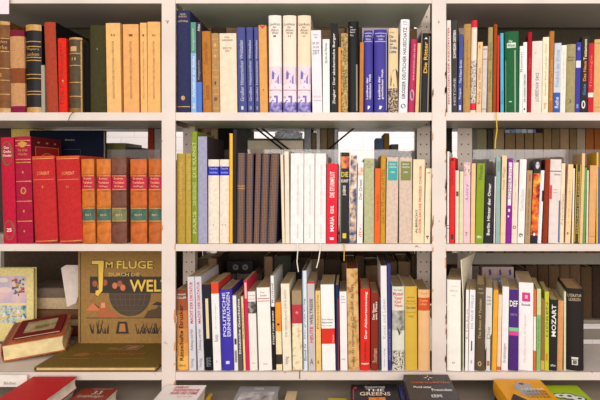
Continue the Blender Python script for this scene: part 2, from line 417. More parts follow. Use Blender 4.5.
B(41, 44.5, 40.5, 65, (170, 158, 140), 'very thin grey pamphlet beside the black gilt book', 'p')
B(46, 57.5, 43, 22, (172, 70, 48), 'tall red-brown book with black side cover', 'h', side=(30, 28, 28), d=.165)
B(58, 66.5, 56.5, 38, (228, 48, 32), 'bright red book with faded vertical title', 'h', t=[T('Die Nibelungen', 44, 104, (150, 30, 28))], mk=[('o', .6, 81, .8, 1.6, (190, 150, 110))])
B(67.5, 81, 67, 37, (84, 70, 48), 'olive-brown leather book with gilt edge and small tan label', 'l', bands=[(37, 39, GOLD), (108, 112.5, (150, 110, 50))], mk=[('r', .18, .66, 46, 51, (205, 160, 110)), ('g', 53, 65, 82, 96), ('r', .9, .98, 40, 112, GOLD)], t=[H('II', 57, 60, GOLD, .3, .6)])
B(82.5, 88, 82, 42, (24, 22, 24), 'narrow black book filling shadow gap beside the dark olive volume', 'h', inset=.01)  # black book put in to darken the shadow gap between volumes
B(89.5, 105.5, 89, 25, (68, 64, 38), 'dark olive cloth volume with rounded spine', 'h', mk=[('o', .5, 49, .7, .5, (170, 160, 120))])
for x0, x1, xt, tp, s, dd, c in ((107, 121.3, 105.5, 23, 'II', 'tan paperback nearest the dark olive volume', (240, 186, 116)), (123.5, 139, 122.5, 24, 'I', 'tan paperback, deepest orange of the four', (236, 172, 104)), (140.5, 147.2, 139.5, 22.5, 'I', 'narrowest tan paperback of the four', (240, 184, 112)), (147.5, 160.3, 147, 21.5, 'III', 'tan paperback touching the post', (240, 182, 108))):
    B(x0, x1, xt, tp, c, dd, 'p', t=[H(s, 34, 36.2, (120, 70, 40), .38, .62), T('GESCHICHTE DER DEUTSCHEN LITERATUR', 41, 99, (130, 84, 52), 'u', .42, .56)])
# ------------------------------------------------------------------ top shelf, middle bay
row, bay = 1, 'middle bay'
NAVY = (54, 56, 92)
B(176.3, 190, 175.8, 10, NAVY, 'tall navy book with gilt emblem near its foot', 'h', d=.185, t=[H('RENÉ', 13, 14.8, (225, 190, 150), .3, .7), H('RUMORT', 15.6, 17.4, (225, 190, 150), .2, .8), H('HISTORIA', 20.2, 22, (225, 190, 150))], mk=[('o', .5, 98, 2, 2.3, GOLD), ('g', 106.5)], bands=[], inset=0)
B(191, 196.3, 190.3, 22, (142, 182, 224), 'thin light blue book with green upper half', 'g', bands=[(22, 53, (92, 152, 132))], t=[T('Kunstgeschichte', 28, 50, (200, 225, 200)), T('Architektur der Antike', 56, 97, WHITE), T('dtv', 103, 109, WHITE)])
B(196.6, 202, 195.9, 22, (52, 44, 58), 'thin dark book with bright blue foot', 'g', bands=[(82, 112.5, (72, 122, 216))], t=[T('Atlas', 24, 31, WHITE), T('Weltgeschichte', 60, 80, (160, 160, 180))])
B(202.4, 211.5, 201, 31, (192, 124, 56), 'orange-tan book with worn vertical title', 'h', t=[T('Deutsche Sagen', 42, 64, (130, 74, 30)), T('Geschichte', 85, 100, (130, 74, 30))])
B(212, 219.6, 210.8, 33, (186, 144, 94), 'beige book with scattered gilt ornaments', 'h', mk=[('o', .5, 45, 1.5, 2, (220, 170, 90)), ('o', .5, 56, 1.5, 1.6, (220, 170, 90)), ('l', (220, 170, 90), 39, 50, 70, 77, 88, 94, 108), ('o', .5, 83, 1, 2, (110, 70, 40)), ('o', .5, 99, 1.6, 2.2, (120, 74, 50))])
B(220, 237, 219, 33, (243, 220, 192), 'wide cream book with small dark heading', 'p', t=[H('PAUL', 36.2, 38, (90, 70, 60), .32, .62), H('WEGENER', 39, 41, (90, 70, 60), .14, .8), H('ERSTE', 47, 49, (120, 100, 90), .22, .72), H('BRIEFE', 50, 51.5, (120, 100, 90), .35, .6)])
for n_, (x0, x1, xt) in zip(('I', 'II', 'III'), ((238, 246.6, 236, ), (247.6, 254, 246), (255, 259.6, 253.6))):
    B(x0, x1, xt, 27, (84, 88, 148), {'I': 'blue history atlas, widest of the three', 'II': 'blue history atlas, middle of the three', 'III': 'blue history atlas, narrowest of the three'}[n_], 'h',
      t=[T('Großer Historischer Weltatlas', 40, 101, (215, 215, 225), 'u', .3, .72), H(n_, 106, 109.5, (215, 215, 225), .36, .62)])
B(260, 267.8, 258.4, 25, (226, 164, 88), 'orange-tan book with red triangle at its top', 'p', mk=[('poly', [(.1, 25.2), (.5, 29), (.95, 25.2)], (196, 54, 60)), ('o', .5, 90, .8, .6, (150, 40, 40))])
LP = ('pic', ((250, 226, 232), (216, 196, 236), (160, 150, 210), (240, 200, 200)), 55)
for n_, x0, x1, xt, c in ((0, 269, 281.7, 268.2, (247, 234, 222)), (1, 283, 296.2, 282.7, (246, 228, 208)), (2, 297.4, 310.4, 297.6, (246, 222, 190))):
    B(x0, x1, xt, 15, c, ('left of three cream encyclopedias with violet city picture', 'middle of three cream encyclopedias with violet city picture', 'right of three cream encyclopedias with violet city picture')[n_], 'j',
      t=[H('Lexikon', 22.4, 25.2, (50, 40, 44), .08, .9), H('der', 25.8, 28, (50, 40, 44), .34, .64), H('Alten', 28.6, 31, (50, 40, 44), .2, .8), H('Welt', 31.4, 34, (50, 40, 44), .26, .78), H(('I', 'II', 'III')[n_], 35, 37, (140, 110, 120), .38, .6)],
      bands=[(66, 84, (240, 216, 222)), (84, 102, (244, 226, 232)), (102, 112.5, ('pic', ((90, 80, 160), (150, 140, 200), (210, 190, 220)), 90))],
      mk=[('poly', [(.2, 84), (.22, 73), (.32, 70), (.55, 74), (.98, 66.5), (.98, 84)], (182, 180, 222)), ('poly', [(.25, 79), (.25, 70), (.45, 73.5), (.4, 79)], (118, 104, 184)), ('poly', [(.5, 82), (.8, 74), (.8, 84)], (134, 118, 190)),
          ('poly', [(.02, 83), (.5, 86), (.95, 90.5), (.95, 91.5), (.5, 88), (.02, 85)], (225, 170, 215)), ('r', .03, .97, 89.5, 90.3, (206, 120, 160)),
          ('r', .4, .7, 95.5, 97.5, (130, 104, 180)), ('r', .56, .7, 97.5, 103, (130, 104, 180)), ('r', .04, .2, 96, 98, (200, 160, 210)), ('poly', [(.02, 103), (.3, 99.5), (.6, 103.5), (.98, 101), (.98, 105), (.02, 106)], (110, 100, 176))])
B(312.4, 322.4, 310.8, 30, (238, 232, 236), 'pale grey-white book titled DIE ZEIT', 'g', t=[H('MARTIN', 34, 35.3, (130, 120, 130), .25, .7), H('BERG', 36.5, 38, (130, 120, 130), .35, .62), H('DIE ZEIT', 42, 44, (90, 90, 100), .12, .85), H('IN DER', 46, 48, (90, 90, 100), .2, .78), H('ZEIT', 50, 54, (80, 80, 90), .14, .82), H('REIHE', 95.5, 97.5, (225, 170, 185)), H('BILDUNG', 100, 101, (110, 90, 100), .15, .9)])
B(322.8, 329.8, 322.5, 39, (244, 240, 236), 'white book with black vertical title, beside DIE ZEIT', 'p', t=[T('Das Kino der Wahrheit', 43, 63, (40, 36, 44), 'u', .3, .66)])
B(331, 338.2, 330.7, 23, (30, 26, 26), 'black book with white title between white and orange', 'g', t=[T('Ziegler · Der akademische Burger', 33, 104, (232, 228, 222), 'u', .25, .68, True)])
B(338.4, 341, 338.3, 47, (236, 160, 76), 'thin orange book right of tall black one', 'p')
B(341.2, 348, 341, 33, ('pic', ((120, 88, 48), (190, 158, 100), (214, 186, 130)), 180), 'mottled tan book with dark ornamental title', 'h', t=[T('KUNSTSCHÄTZE', 42, 62, (60, 44, 30)), T('EUROPAS', 70, 90, (60, 44, 30))])
B(348.3, 359, 348, 21, (26, 24, 26), 'thick glossy black book with pale stripe', 'j', t=[H('Das', 26, 27.5, WHITE, .2, .42), H('deutsche', 28.5, 30, WHITE, .2, .7), H('Bauern', 31, 32.6, WHITE, .2, .66), H('Haus', 34, 35.6, WHITE, .2, .5)], mk=[('r', .74, .88, 64, 111, (150, 142, 134))])
B(359.4, 363.8, 360, 42, (200, 124, 52), 'thin orange-brown book between black and blue lexicons', 'p')
BV = (68, 60, 150)
B(364, 373.2, 363.6, 30, BV, 'blue lexicon of the Roman world', 'j', t=[H('Lexikon', 34.5, 36.5, WHITE, .15, .85), H('Römer', 38, 39.6, WHITE, .2, .8), T('Lexikon der', 77, 99, WHITE, 'u', .2, .42, True), T('römischen Welt', 74, 99, WHITE, 'u', .52, .78, True)], mk=[('l', (190, 190, 230), 32.8, 41), ('poly', [(.35, 109), (.4, 105.5), (.68, 106), (.5, 109)], WHITE)])
B(374.5, 387.3, 374.3, 29, BV, 'wider blue lexicon of the Greek world', 'j', t=[H('Lexikon', 34.5, 36.5, WHITE, .2, .8), H('Hellas', 38, 39.6, WHITE, .3, .7), T('Lexikon der', 76, 99, WHITE, 'u', .28, .46, True), T('griechischen Welt', 69, 99, WHITE, 'u', .54, .74, True)], mk=[('l', (190, 190, 230), 32.8, 41), ('poly', [(.35, 109), (.4, 105.5), (.62, 106), (.5, 109)], WHITE), ('r', .93, .99, 32, 110, (170, 170, 210))])
B(388.2, 398, 388.6, 28, (232, 206, 158), 'cream book with blue title and black silhouette', 'j', t=[H('Wolfgang', 32, 33.2, (90, 70, 60), .1, .6), H('Die', 35, 38, (44, 74, 130), .1, .5, True), H('Stadt', 39, 42, (44, 74, 130), .1, .8, True), H('der', 43, 45, (44, 74, 130), .1, .5, True), H('Großen', 46, 49, (44, 74, 130), .1, .9, True), H('Liebe', 50, 53, (44, 74, 130), .1, .8, True)],
  mk=[('poly', [(.2, 86), (.25, 76), (.5, 70), (.8, 69), (.98, 72), (.98, 89), (.6, 86)], (44, 38, 40))], bands=[(88, 112.5, ('pic', ((70, 58, 50), (200, 176, 150), (240, 220, 190)), 260, 1))])
B(398.6, 407.6, 401, 19, (246, 243, 244), 'tall white book with black title and rounded spine', 'j', bulge=.004, t=[H('Bilder', 21, 22.3, (90, 90, 100), .25, .75), H('Wissen', 23.5, 24.6, (90, 90, 100), .25, .75), T('GROSSER DEUTSCHER HAUSSCHATZ', 27, 99, (44, 42, 54), 'u', .3, .7, True)], mk=[('o', .5, 106, 2.4, 2.4, (60, 60, 66))])
B(408.4, 414.6, 411.4, 39, (186, 48, 90), 'crimson book with silver oval near its foot', 'j', t=[T('BRANDENBURG', 44, 80, (240, 190, 210), 'u', .5, .72)], mk=[('o', .5, 95, 2.1, 5.5, (172, 176, 204))])
B(415.2, 418.6, 417.6, 43, (232, 198, 130), 'thin cream book beside crimson one', 'p')
B(419.6, 430.2, 421.6, 30, (30, 28, 26), 'black book with yellow title Die Ritter', 'j', bands=[(30, 33, (140, 130, 116))], t=[H('▲', 37, 39, WHITE, .3, .6), T('Die Ritter', 42, 73, (240, 184, 60), 'u', .28, .62, True)], mk=[('r', .02, .1, 33, 112, (140, 132, 120)), ('r', .72, .84, 36, 112, (150, 142, 130))])
# ------------------------------------------------------------------ top shelf, right bay
row, bay = 1, 'right bay'
B(447.2, 451.6, 446.6, 20, (240, 228, 218), 'white book with red vertical title', 'p', t=[T('FESTUNGEN DER KREUZRITTER', 27, 104, (208, 44, 50), 'u', .25, .7, True)])
B(452, 457.6, 452, 20, (60, 56, 56), 'dark grey book with white spine title', 'g', t=[T('SCHWEDEN GESTERN', 30, 58, WHITE, 'u', .25, .75, True), T('HISTORIE', 78, 105, (210, 210, 220), 'u', .3, .7)])
B(457.8, 462.2, 459.2, 34, (70, 82, 152), 'narrow blue book with white title', 'p', bands=[], t=[T('The Palace Books', 60, 83, WHITE), T('Penguin', 88, 99, WHITE)], mk=[('r', .3, .75, 105, 110, (220, 220, 240))])
B(462.5, 470, 463.6, 24, (192, 148, 88), 'tan-brown book with faint title', 'h', t=[T('Geschichte der Kunst', 40, 88, (120, 84, 44), 'u', .42, .62)])
B(470.2, 476, 471.8, 20, (240, 226, 206), 'cream book with red cap and dark lower pattern', 'j', bands=[(20, 27, (226, 36, 60)), (103, 110, (226, 40, 60)), (60, 103, ('pic', ((60, 50, 46), (200, 190, 180), (240, 230, 220)), 240))], side=(222, 34, 58), d=.17)
B(476.2, 481.4, 477.8, 42, (242, 200, 148), 'peach book with small brown title', 'p', t=[T('Briefe aus Wien', 68, 104, (160, 110, 70)), H('R', 45, 48.5, (150, 100, 60), .3, .6)])
B(481.6, 486.8, 483, 46, (216, 202, 194), 'short grey-white book with two dark rules', 'p', mk=[('l', (120, 104, 100), 49, 59, 109)])
B(487, 492.2, 488, 27, (176, 154, 106), 'olive-tan book right of grey-white one', 'h', t=[T('Ernst Haeckel', 42, 60, (110, 92, 50)), T('Welträtsel', 70, 92, (110, 92, 50))])
B(492.4, 496.3, 494, 24, (166, 80, 30), 'tall rust-brown book beside the thin red one', 'h', ribbon=([(496, 112.6, -.0135), (496.5, 121, -.0138), (497, 130, -.0138), (495.5, 140, -.0135), (495, 149, -.013)], (222, 190, 60)))
B(496.5, 499.7, 497.4, 35, (226, 44, 36), 'thin bright red book', 'p')
B(500, 503.8, 499.8, 33, (84, 184, 220), 'thin cyan book', 'p', t=[T('Sommer', 90, 104, (40, 110, 160))])
B(505, 519, 504.8, 31, (44, 104, 66), 'wide green book with white label', 'h', mk=[('r', .16, .8, 42.5, 47.5, (225, 235, 220)), ('r', .06, .1, 60, 112, (160, 180, 130)), ('r', .7, .78, 50, 112, (170, 190, 140)), ('r', .3, .5, 101, 102, (200, 220, 190))], t=[H('Das', 39.6, 42, WHITE, .3, .55, True), H('Wissen', 43.4, 46.6, (44, 104, 66), .2, .76, True)])
B(519.2, 522.7, 519.8, 46, (246, 242, 236), 'thin short white book beside the green one', 'p', t=[T('Roman', 52, 72, (90, 90, 100))])
B(522.9, 526.8, 523.4, 42, (248, 244, 240), 'thin white book with dark capital title', 'p', t=[T('DIE ANDEREN GRIECHEN', 74, 102, (40, 40, 50), 'u', .25, .7, True)], mk=[('o', .4, 109, .8, 1, BLACK)])
B(527.1, 531, 528.2, 32, (178, 34, 44), 'narrow dark red book', 'h', t=[T('Wien', 58, 70, (210, 90, 80))])
B(531.3, 541.6, 532.6, 41, (238, 224, 210), 'wide pale book titled DAS ANGEBOT', 'p', t=[('DAS ANGEBOT', 73, 102, (84, 64, 110), 'd', .38, .7, False)], mk=[('o', .35, 53, .4, .5, BLACK)])
B(542, 548, 543.2, 37, (247, 233, 200), 'cream book with slim dotted title', 'p', t=[T('Wilhelm Busch und sein Werk', 44, 96, (150, 120, 90), 'u', .4, .64), T('Verlag', 103, 109, (150, 120, 90))])
B(548.3, 553, 549.8, 31, (188, 120, 56), 'orange-brown book right of dotted cream one', 'h', t=[T('Reisen in Italien', 60, 100, (220, 170, 110))])
B(553.3, 560, 554.8, 43, (206, 212, 224), 'pale blue-grey book with blue foot', 'p', bands=[(92.5, 112.5, (52, 92, 180))], t=[T('Friedrich der Weise', 50, 87, (140, 150, 190)), T('Reihe', 97, 108, WHITE)])
B(560.3, 565.6, 561.8, 45, (246, 236, 218), 'cream-white book with faint title', 'p', t=[T('Paris um die Jahrhundertwende', 52, 90, (170, 140, 110), 'u', .4, .62)])
B(566, 575, 567.2, 44, (172, 156, 112), 'khaki book with dark number three', 'h', t=[H('Werner', 56, 58, (60, 50, 30), .14, .8), H('Kunde', 59, 61, (60, 50, 30), .14, .7), H('3', 99.5, 103, (60, 46, 30), .36, .6)])
B(575.3, 580, 577, 42, (62, 60, 164), 'blue book with white label band', 'p', bands=[(60.5, 67.5, (226, 228, 240))], mk=[('o', .5, 48.5, 1.2, 1.8, (140, 150, 220)), ('r', .3, .7, 104, 108, (140, 150, 220))])
B(580.3, 587.6, 582.3, 36, (30, 28, 30), 'black book titled Das Neue Testament', 'g', t=[T('Testament', 39, 60, (244, 226, 170), 'u', .3, .72, True), T('Das Neue', 61, 81, (240, 150, 50), 'u', .3, .72, True), T('Gute', 84, 95, (90, 160, 200), 'u', .3, .7)], mk=[('o', .45, 104.5, 1.7, 4, WHITE), ('o', .45, 104.5, .9, 2.6, (30, 28, 30))])
B(588, 593.6, 589, 43, (208, 34, 44), 'red book with white band near its foot', 'p', bands=[(92.5, 97, (240, 230, 220))], t=[T('Theologie', 55, 88, (240, 120, 110))])
B(594, 606, 595.2, 39, (224, 174, 112), 'wide peach-tan book cut by right picture edge', 'p', mk=[('l', (190, 130, 80), 43, 107)])

# ------------------------------------------------------------------ second shelf, left bay
row, bay = 2, 'left bay'
D2 = .135
OG = (176, 140, 60)
B(2.6, 15.6, -.6, 138, (196, 34, 62), 'rose-red book with gilt oval ornament and number 25', 'h', d=D2, bulge=.003, mk=[('o', .5, 154, 5.6, 12.5, (110, 92, 50)), ('o', .5, 154, 4.4, 9, (180, 34, 58)), ('o', .5, 231, 5.6, 10, (120, 96, 50)), ('o', .5, 231, 4.6, 7.4, (190, 36, 62))],
  t=[H('Das', 147, 149.6, WHITE, .3, .66), H('Große', 151, 153.6, WHITE, .22, .8), H('Wunder', 155, 157.4, WHITE, .16, .86), H('25', 229, 232.6, WHITE, .32, .7, True)])
B(16, 32, 13.2, 137, (172, 34, 62), 'crimson book with gilt medallion and ornamented maroon side', 'h', side=(110, 28, 38), d=D2, bulge=.003, mk=[('g', 141, 146, 160, 163, 182, 202, 222), ('o', .5, 191.5, 2.8, 3.6, GOLD), ('o', .5, 191.5, 1.6, 2.4, (172, 34, 62)), ('poly', [(.2, 144), (.5, 141.5), (.8, 144), (.6, 148), (.4, 148)], (200, 150, 70)), ('o', .5, 173, .8, 1.2, GOLD), ('o', .5, 212, .8, 1.4, GOLD), ('o', .5, 232, .8, 1.2, GOLD)],
  t=[H('Die Welt', 149.5, 152, GOLD, .22, .8), H('Wunder', 153.5, 156, GOLD, .22, .8)])
B(33.6, 56.4, 30, 157, (196, 48, 50), 'wide red cloth volume numbered I', 'h', d=D2, bands=[(157, 158.6, (226, 84, 50))], mk=[('g', 159.4, 242), ('l', (214, 120, 70), 180.5)], t=[H('L\'ORIENT', 172.5, 175.8, (232, 170, 100), .28, .8), H('I', 186.5, 189, GOLD, .47, .52)])
B(58, 81.6, 54.2, 157, (196, 48, 48), 'wide red cloth volume numbered II', 'h', d=D2, bands=[(157, 158.6, (226, 84, 50))], mk=[('g', 159.4, 242), ('l', (214, 120, 70), 180.5)], t=[H('L\'ORIENT', 172.5, 175.8, (232, 170, 100), .28, .8), H('II', 186.5, 189, GOLD, .46, .54)])
LEA = ((210, 116, 40), (212, 118, 44), (122, 74, 58), (204, 104, 42), (196, 102, 40))
for i, (x0, x1, xt, tp, dd) in enumerate(((82, 94.6, 80.2, 159.5, 'orange leather volume beside wide red volumes'), (96, 110.2, 95.4, 159.5, 'second orange leather volume left of dark brown one'), (111, 126, 110.4, 158, 'dark brown leather volume among orange ones'), (129.6, 146, 129.2, 159.5, 'orange leather volume just right of dark brown one'), (147.8, 160.6, 147.6, 159.2, 'rightmost orange leather volume touching the post'))):
    gr = (78, 108, 92) if i != 2 else (128, 128, 88)
    B(x0, x1, xt, tp, LEA[i], dd, 'l', d=D2, bulge=.004, bands=[(176, 190.6, (194, 34, 66)), (208.5, 222, gr)], mk=[('g', 176.4, 190, 209, 221.6), ('band', LEA[i], 175, 191.6, 207.5, 223)],
      t=[H('Brehms', 178, 180.2, (240, 200, 130), .2, .8), H('Tierleben', 182, 184.4, (240, 200, 130), .14, .86), H('Auflage', 186, 188.2, (240, 200, 130), .2, .82), H(('Band 1', 'Band 2', 'Band 3', 'Band 4', 'Band 5')[i], 214.4, 216.4, (230, 210, 150), .3, .72)])
# ------------------------------------------------------------------ second shelf, middle bay
row, bay = 2, 'middle bay'
B(176, 184.8, 175.9, 154, (184, 154, 66), 'wider ochre cloth book touching the post', 'h', t=[T('Sammlung', 162, 200, (206, 180, 100))])
B(185.4, 191.2, 185.2, 154, (190, 160, 72), 'narrower ochre cloth book beside green book', 'h', t=[T('Brehm', 162, 190, (206, 180, 100))])
B(191.6, 197.6, 190.8, 132, (140, 156, 54), 'tall olive-green book with pale lettering', 'h', d=.16, t=[T('DIE KUNST', 142, 178, (220, 225, 160)), T('DER RENAISSANCE', 183, 206, (220, 225, 160)), T('PARIS', 212, 234, (220, 225, 160))])
B(198, 207.2, 197.6, 137, (166, 164, 190), 'lavender-grey box-like book with dark side', 'h', side=(74, 66, 74), d=.17, bulge=.0008, mk=[])
for x0, x1, xt, dd, n_ in ((207.8, 218.6, 207.8, 'cream volume with blue label and one dot', 1), (219, 228.6, 219.3, 'cream volume with blue label and two dots', 2)):
    B(x0, x1, xt, 160, (245, 228, 208), dd, 'h', bands=[(167, 176, (50, 60, 186))], t=[H('Deutsche', 168, 170, (200, 205, 240)), H('Geschichte', 172, 174, (200, 205, 240))], mk=[('o', .5 + .14 * q, 225.6, .5, .5, BLACK) for q in ((0,) if n_ == 1 else (-1, 1))])
B(229, 232.4, 229.2, 134, (246, 190, 48), 'thin bright yellow-orange book', 'p', mk=[('r', .02, .2, 135, 243, (214, 110, 40))])
B(232.8, 236.2, 233, 130, (40, 36, 38), 'thin tall black book beside yellow-orange one', 'p')
CY = ('dots', (92, 80, 86), (160, 116, 76), 250)
CYB = (104, 84, 78)
for i, (x0, x1, xt) in enumerate(((236.5, 244.4, 237.4), (245, 252, 246.2), (253.2, 259, 255.4), (259.4, 266.8, 262), (267.2, 276, 270.6))):
    B(x0, x1, xt, 154 if i else 153.5, CY, ('dark gilt-dotted volume nearest thin black book', 'second dark gilt-dotted volume from thin black book', 'narrowest dark gilt-dotted volume, middle of five', 'fourth dark gilt-dotted volume, beside leaning last one', 'last leaning dark gilt-dotted volume before the gap')[i], 'h', d=.15,
      side=(52, 48, 70), mk=[('g', 186.5, 189) ] if i == 0 else [])
B(282.2, 285, 280.2, 155, (240, 222, 192), 'thin cream booklet leaning beside the gap', 'p')
B(285.2, 289.6, 284.2, 152, (238, 224, 202), 'cream booklet leaning on white trilogy', 'p')
for i, (x0, x1, xt) in enumerate(((290.2, 303.2, 290.6), (303.8, 314.4, 304), (314.8, 325.6, 315.2))):
    B(x0, x1, xt, 154, (251, 240, 234), ('left of three matching white volumes with faint titles', 'middle of three matching white volumes with faint titles', 'right of three matching white volumes with faint titles')[i], 'p',
      t=[T('GESCHICHTE DER NEUEREN MALEREI', 165, 216, (205, 180, 182), 'u', .5, .64), T('PROPYLÄEN', 225, 239, (190, 160, 160), 'u', .5, .62)],
      ribbon=([(297.5, 243.6, -.0135), (297.8, 251, -.0138), (297, 262, -.0138), (298.5, 272, -.013)], (240, 232, 216)) if i == 0 else (([(320.5, 243.6, -.0135), (320, 251, -.0138), (318.6, 260, -.0138), (316.5, 268, -.013)], (244, 238, 222)) if i == 2 else None))
B(326, 337, 326.8, 164, (228, 34, 56), 'red book with white vertical title', 'g', t=[T('DIE STURMFLUT', 172, 198, WHITE, 'u', .3, .72, True), T('KEHL', 206, 214, WHITE, 'u', .36, .68, True), T('MARIA', 217, 232, WHITE, 'u', .34, .7, True)], mk=[('r', .35, .7, 238, 240.5, WHITE)])
B(339.6, 349, 340.2, 153, (42, 40, 42), 'black book with orange portrait and yellow title', 'g', bands=[(157, 169, ('pic', ((120, 40, 30), (226, 120, 70), (236, 170, 110)), 70))], mk=[('r', .02, .12, 153, 243, (130, 118, 104)), ('r', .3, .7, 234, 239, (226, 196, 50))], t=[H('DIE', 172.5, 177.5, (226, 200, 60), .14, .88, True), H('KUNST', 180, 183, WHITE, .14, .9, True), T('JUGEND', 186, 196, WHITE, 'u', .3, .7, True)],
  ribbon=([(343.8, 243.6, -.0135), (344.2, 251, -.0138), (344, 261, -.0133)], (214, 168, 70)))
B(349.4, 355.8, 350.6, 156, ('pic', ((40, 60, 110), (120, 120, 140), (230, 190, 150), (220, 225, 235)), 60), 'thin book with blue and tan photo collage', 'g')
B(356.8, 362.6, 358, 163, (240, 236, 230), 'white book with orange label and dark picture', 'g', bands=[(168, 176, ('pic', ((236, 140, 60), (240, 236, 230)), 120))], t=[T('Der Orient', 180, 200, (80, 80, 90)), T('dtv', 228, 238, (226, 120, 50))])
B(364, 374, 364.2, 159, (188, 188, 144), 'pale khaki-green book with small heading', 'h', bulge=.001, t=[H('DAS', 161.5, 163, (120, 120, 80), .35, .62), H('GRÜNE', 164, 165.6, (120, 120, 80)), H('BUCH', 167, 168.4, (120, 120, 80), .3, .7)])
B(374.2, 380, 375, 169, (238, 104, 36), 'short bright orange book', 'p', t=[T('Gedichte aus der Zeit', 195, 222, (180, 60, 24))])
B(380.3, 385.2, 381.2, 156, (206, 156, 60), 'gold-tan book with dark vertical title', 'h', t=[T('DAS ALTE HAUS AM SEE', 170, 224, (120, 80, 30))])
for x0, x1, xt, c, dd in ((385.8, 397.6, 387, (54, 166, 162), 'linen volume with teal label'), (399.2, 412, 399.4, (128, 132, 66), 'linen volume with olive label')):
    B(x0, x1, xt, 158, (220, 196, 176), dd, 'h', bulge=.0012, mk=[('r', .1, .92, 162, 181, c)], t=[H('BRUNO', 164, 165.6, WHITE, .25, .75), H('MARTINI', 167, 168.6, WHITE, .2, .8), H('WERK', 172, 173.6, WHITE, .3, .7)])
B(412.4, 424, 413.4, 160, (243, 220, 182), 'cream book with red vertical title', 'p', t=[T('GROSSE-SACHSE PROZESS CHRONIK', 166, 234, (206, 52, 44), 'u', .52, .74, True), T('ALBRECHT', 210, 234, (60, 50, 46), 'u', .24, .42, True)])
B(424.4, 430.2, 426, 169, (244, 226, 190), 'short cream book touching the chipped post', 'p', mk=[('r', .2, .8, 173, 174, (190, 130, 90))], t=[T('4', 236, 240, BLACK)])
# ------------------------------------------------------------------ second shelf, right bay
row, bay = 2, 'right bay'
B(447, 449.2, 447.3, 152, (246, 238, 232), 'thin white book with blue rule beside chipped post', 'p', mk=[('l', (80, 110, 170), 226, 229)])
B(449.4, 454.8, 450.2, 158, (228, 42, 40), 'red book with black blocks and red sides', 'p', mk=[('r', .2, .8, 159, 161.5, (60, 20, 20)), ('r', .3, .8, 235, 240, (80, 30, 30))], t=[T('Die Rote Armee', 168, 186, (150, 20, 24))])
B(455, 458.8, 455.2, 171, (246, 226, 200), 'short cream book with brown block', 'p', mk=[('r', .2, .9, 192, 197, (90, 70, 50))])
B(459, 463, 459.6, 172, (224, 220, 178), 'short pale green-cream book', 'p')
B(463.3, 470.2, 464, 163, (238, 196, 206), 'pink book with small portrait at its top', 'p', bands=[(164, 176, ('pic', ((100, 90, 120), (230, 180, 190), (240, 220, 200), (90, 130, 150)), 110))], t=[T('Lucy', 184, 200, (130, 90, 190), 'u', .3, .75), H('T', 233, 237, (130, 60, 60), .3, .65)])
B(470.6, 475, 471.6, 164, (240, 200, 146), 'peach book between pink and lime ones', 'p')
B(475.4, 483.4, 477.2, 164, (138, 162, 34), 'lime green book with dark title', 'p', side=(70, 84, 24), t=[T('Friede', 166, 180, (60, 76, 20), 'u', .3, .75), H('dtv', 236, 239, WHITE, .2, .8, True)])
B(484, 493, 486, 176, (44, 42, 46), 'black book with white handwritten-style title', 'g', t=[T('Berlin Hinter der Omar', 184, 236, WHITE, 'u', .3, .66, True)])
B(493.2, 495, 494.4, 177, (246, 240, 234), 'very thin white booklet beside black book', 'p')
B(495.2, 500, 496, 157, (150, 180, 172), 'grey-green book with small blue motif', 'p', t=[T('Südsee', 162, 172, (70, 120, 130))])
B(500.3, 505.4, 502, 156, (238, 210, 166), 'cream-tan book right of grey-green one', 'p', t=[T('Neue Wege', 168, 190, (150, 130, 90))])
B(505.7, 511, 508, 159, (140, 30, 154), 'purple book with white title strip', 'p', mk=[('r', .2, .85, 163, 206, (240, 230, 240)), ('o', .5, 211, .9, 1.6, WHITE), ('o', .4, 217, .7, 1, WHITE)], t=[T('SOMMERZEIT', 166, 200, (120, 90, 130))])
B(511.4, 517, 513.2, 163, (244, 224, 200), 'cream book with round brown emblem', 'p', side=(136, 40, 140), t=[T('Aus alten Tagen', 180, 210, (190, 150, 120), 'u', .4, .6)], mk=[('o', .5, 228, 1.6, 1.6, (100, 70, 40)), ('o', .5, 228, .9, .9, (244, 224, 200))])
B(517.4, 524.2, 520, 160, (247, 240, 236), 'white book with dark emblem at its foot', 'p', mk=[('o', .5, 236, 2, 2, (120, 130, 100)), ('o', .5, 237.6, 1.7, 1.7, (247, 240, 236))], t=[T('Geschichten', 190, 212, (200, 190, 190))])
B(524.6, 530, 527, 171, (180, 148, 108), 'tan-brown book with slim title', 'p', t=[T('AUS DEN BERGEN DER HEIMAT', 188, 236, (110, 80, 50), 'u', .4, .64)], mk=[('r', .4, .7, 175, 182, (206, 70, 50))])
B(530.4, 537.4, 534.2, 160, (44, 36, 40), 'black book with pale face and orange flames', 'g', bands=[(174, 236, ('pic', ((30, 30, 34), (214, 70, 30), (240, 130, 40), (240, 200, 60)), 55))], mk=[('o', .5, 166, 1.8, 3.6, (206, 206, 210)), ('o', .38, 165, .4, .5, BLACK), ('o', .64, 165, .4, .5, BLACK), ('o', .5, 235, 1, 1.6, (240, 240, 240))])
B(537.8, 541.6, 541, 171, (246, 244, 246), 'thin white book leaning on flame-covered one', 'p', mk=[('r', .6, 1, 191, 202, (40, 40, 46))])
B(542.2, 547.8, 545.2, 160, (152, 60, 36), 'rust-red book leaning right', 'h')
B(548.4, 559.6, 550.4, 160, (234, 220, 212), 'wide grey-white book with blue and red corners', 'p', mk=[('r', .02, .98, 171.5, 172.3, (40, 50, 70)), ('r', .02, .22, 186, 200, (230, 60, 70)), ('r', .86, .98, 201, 243, (50, 96, 150)), ('r', .3, .7, 190, 190.5, (170, 160, 160)), ('r', .3, .7, 193, 193.5, (170, 160, 160))], t=[H('Almanach', 174, 176, (60, 70, 100), .4, .92)])
B(560, 563.8, 561.8, 164, (243, 222, 190), 'cream book beside wide grey-white one', 'p', t=[T('Novellen', 195, 225, (190, 150, 120))])
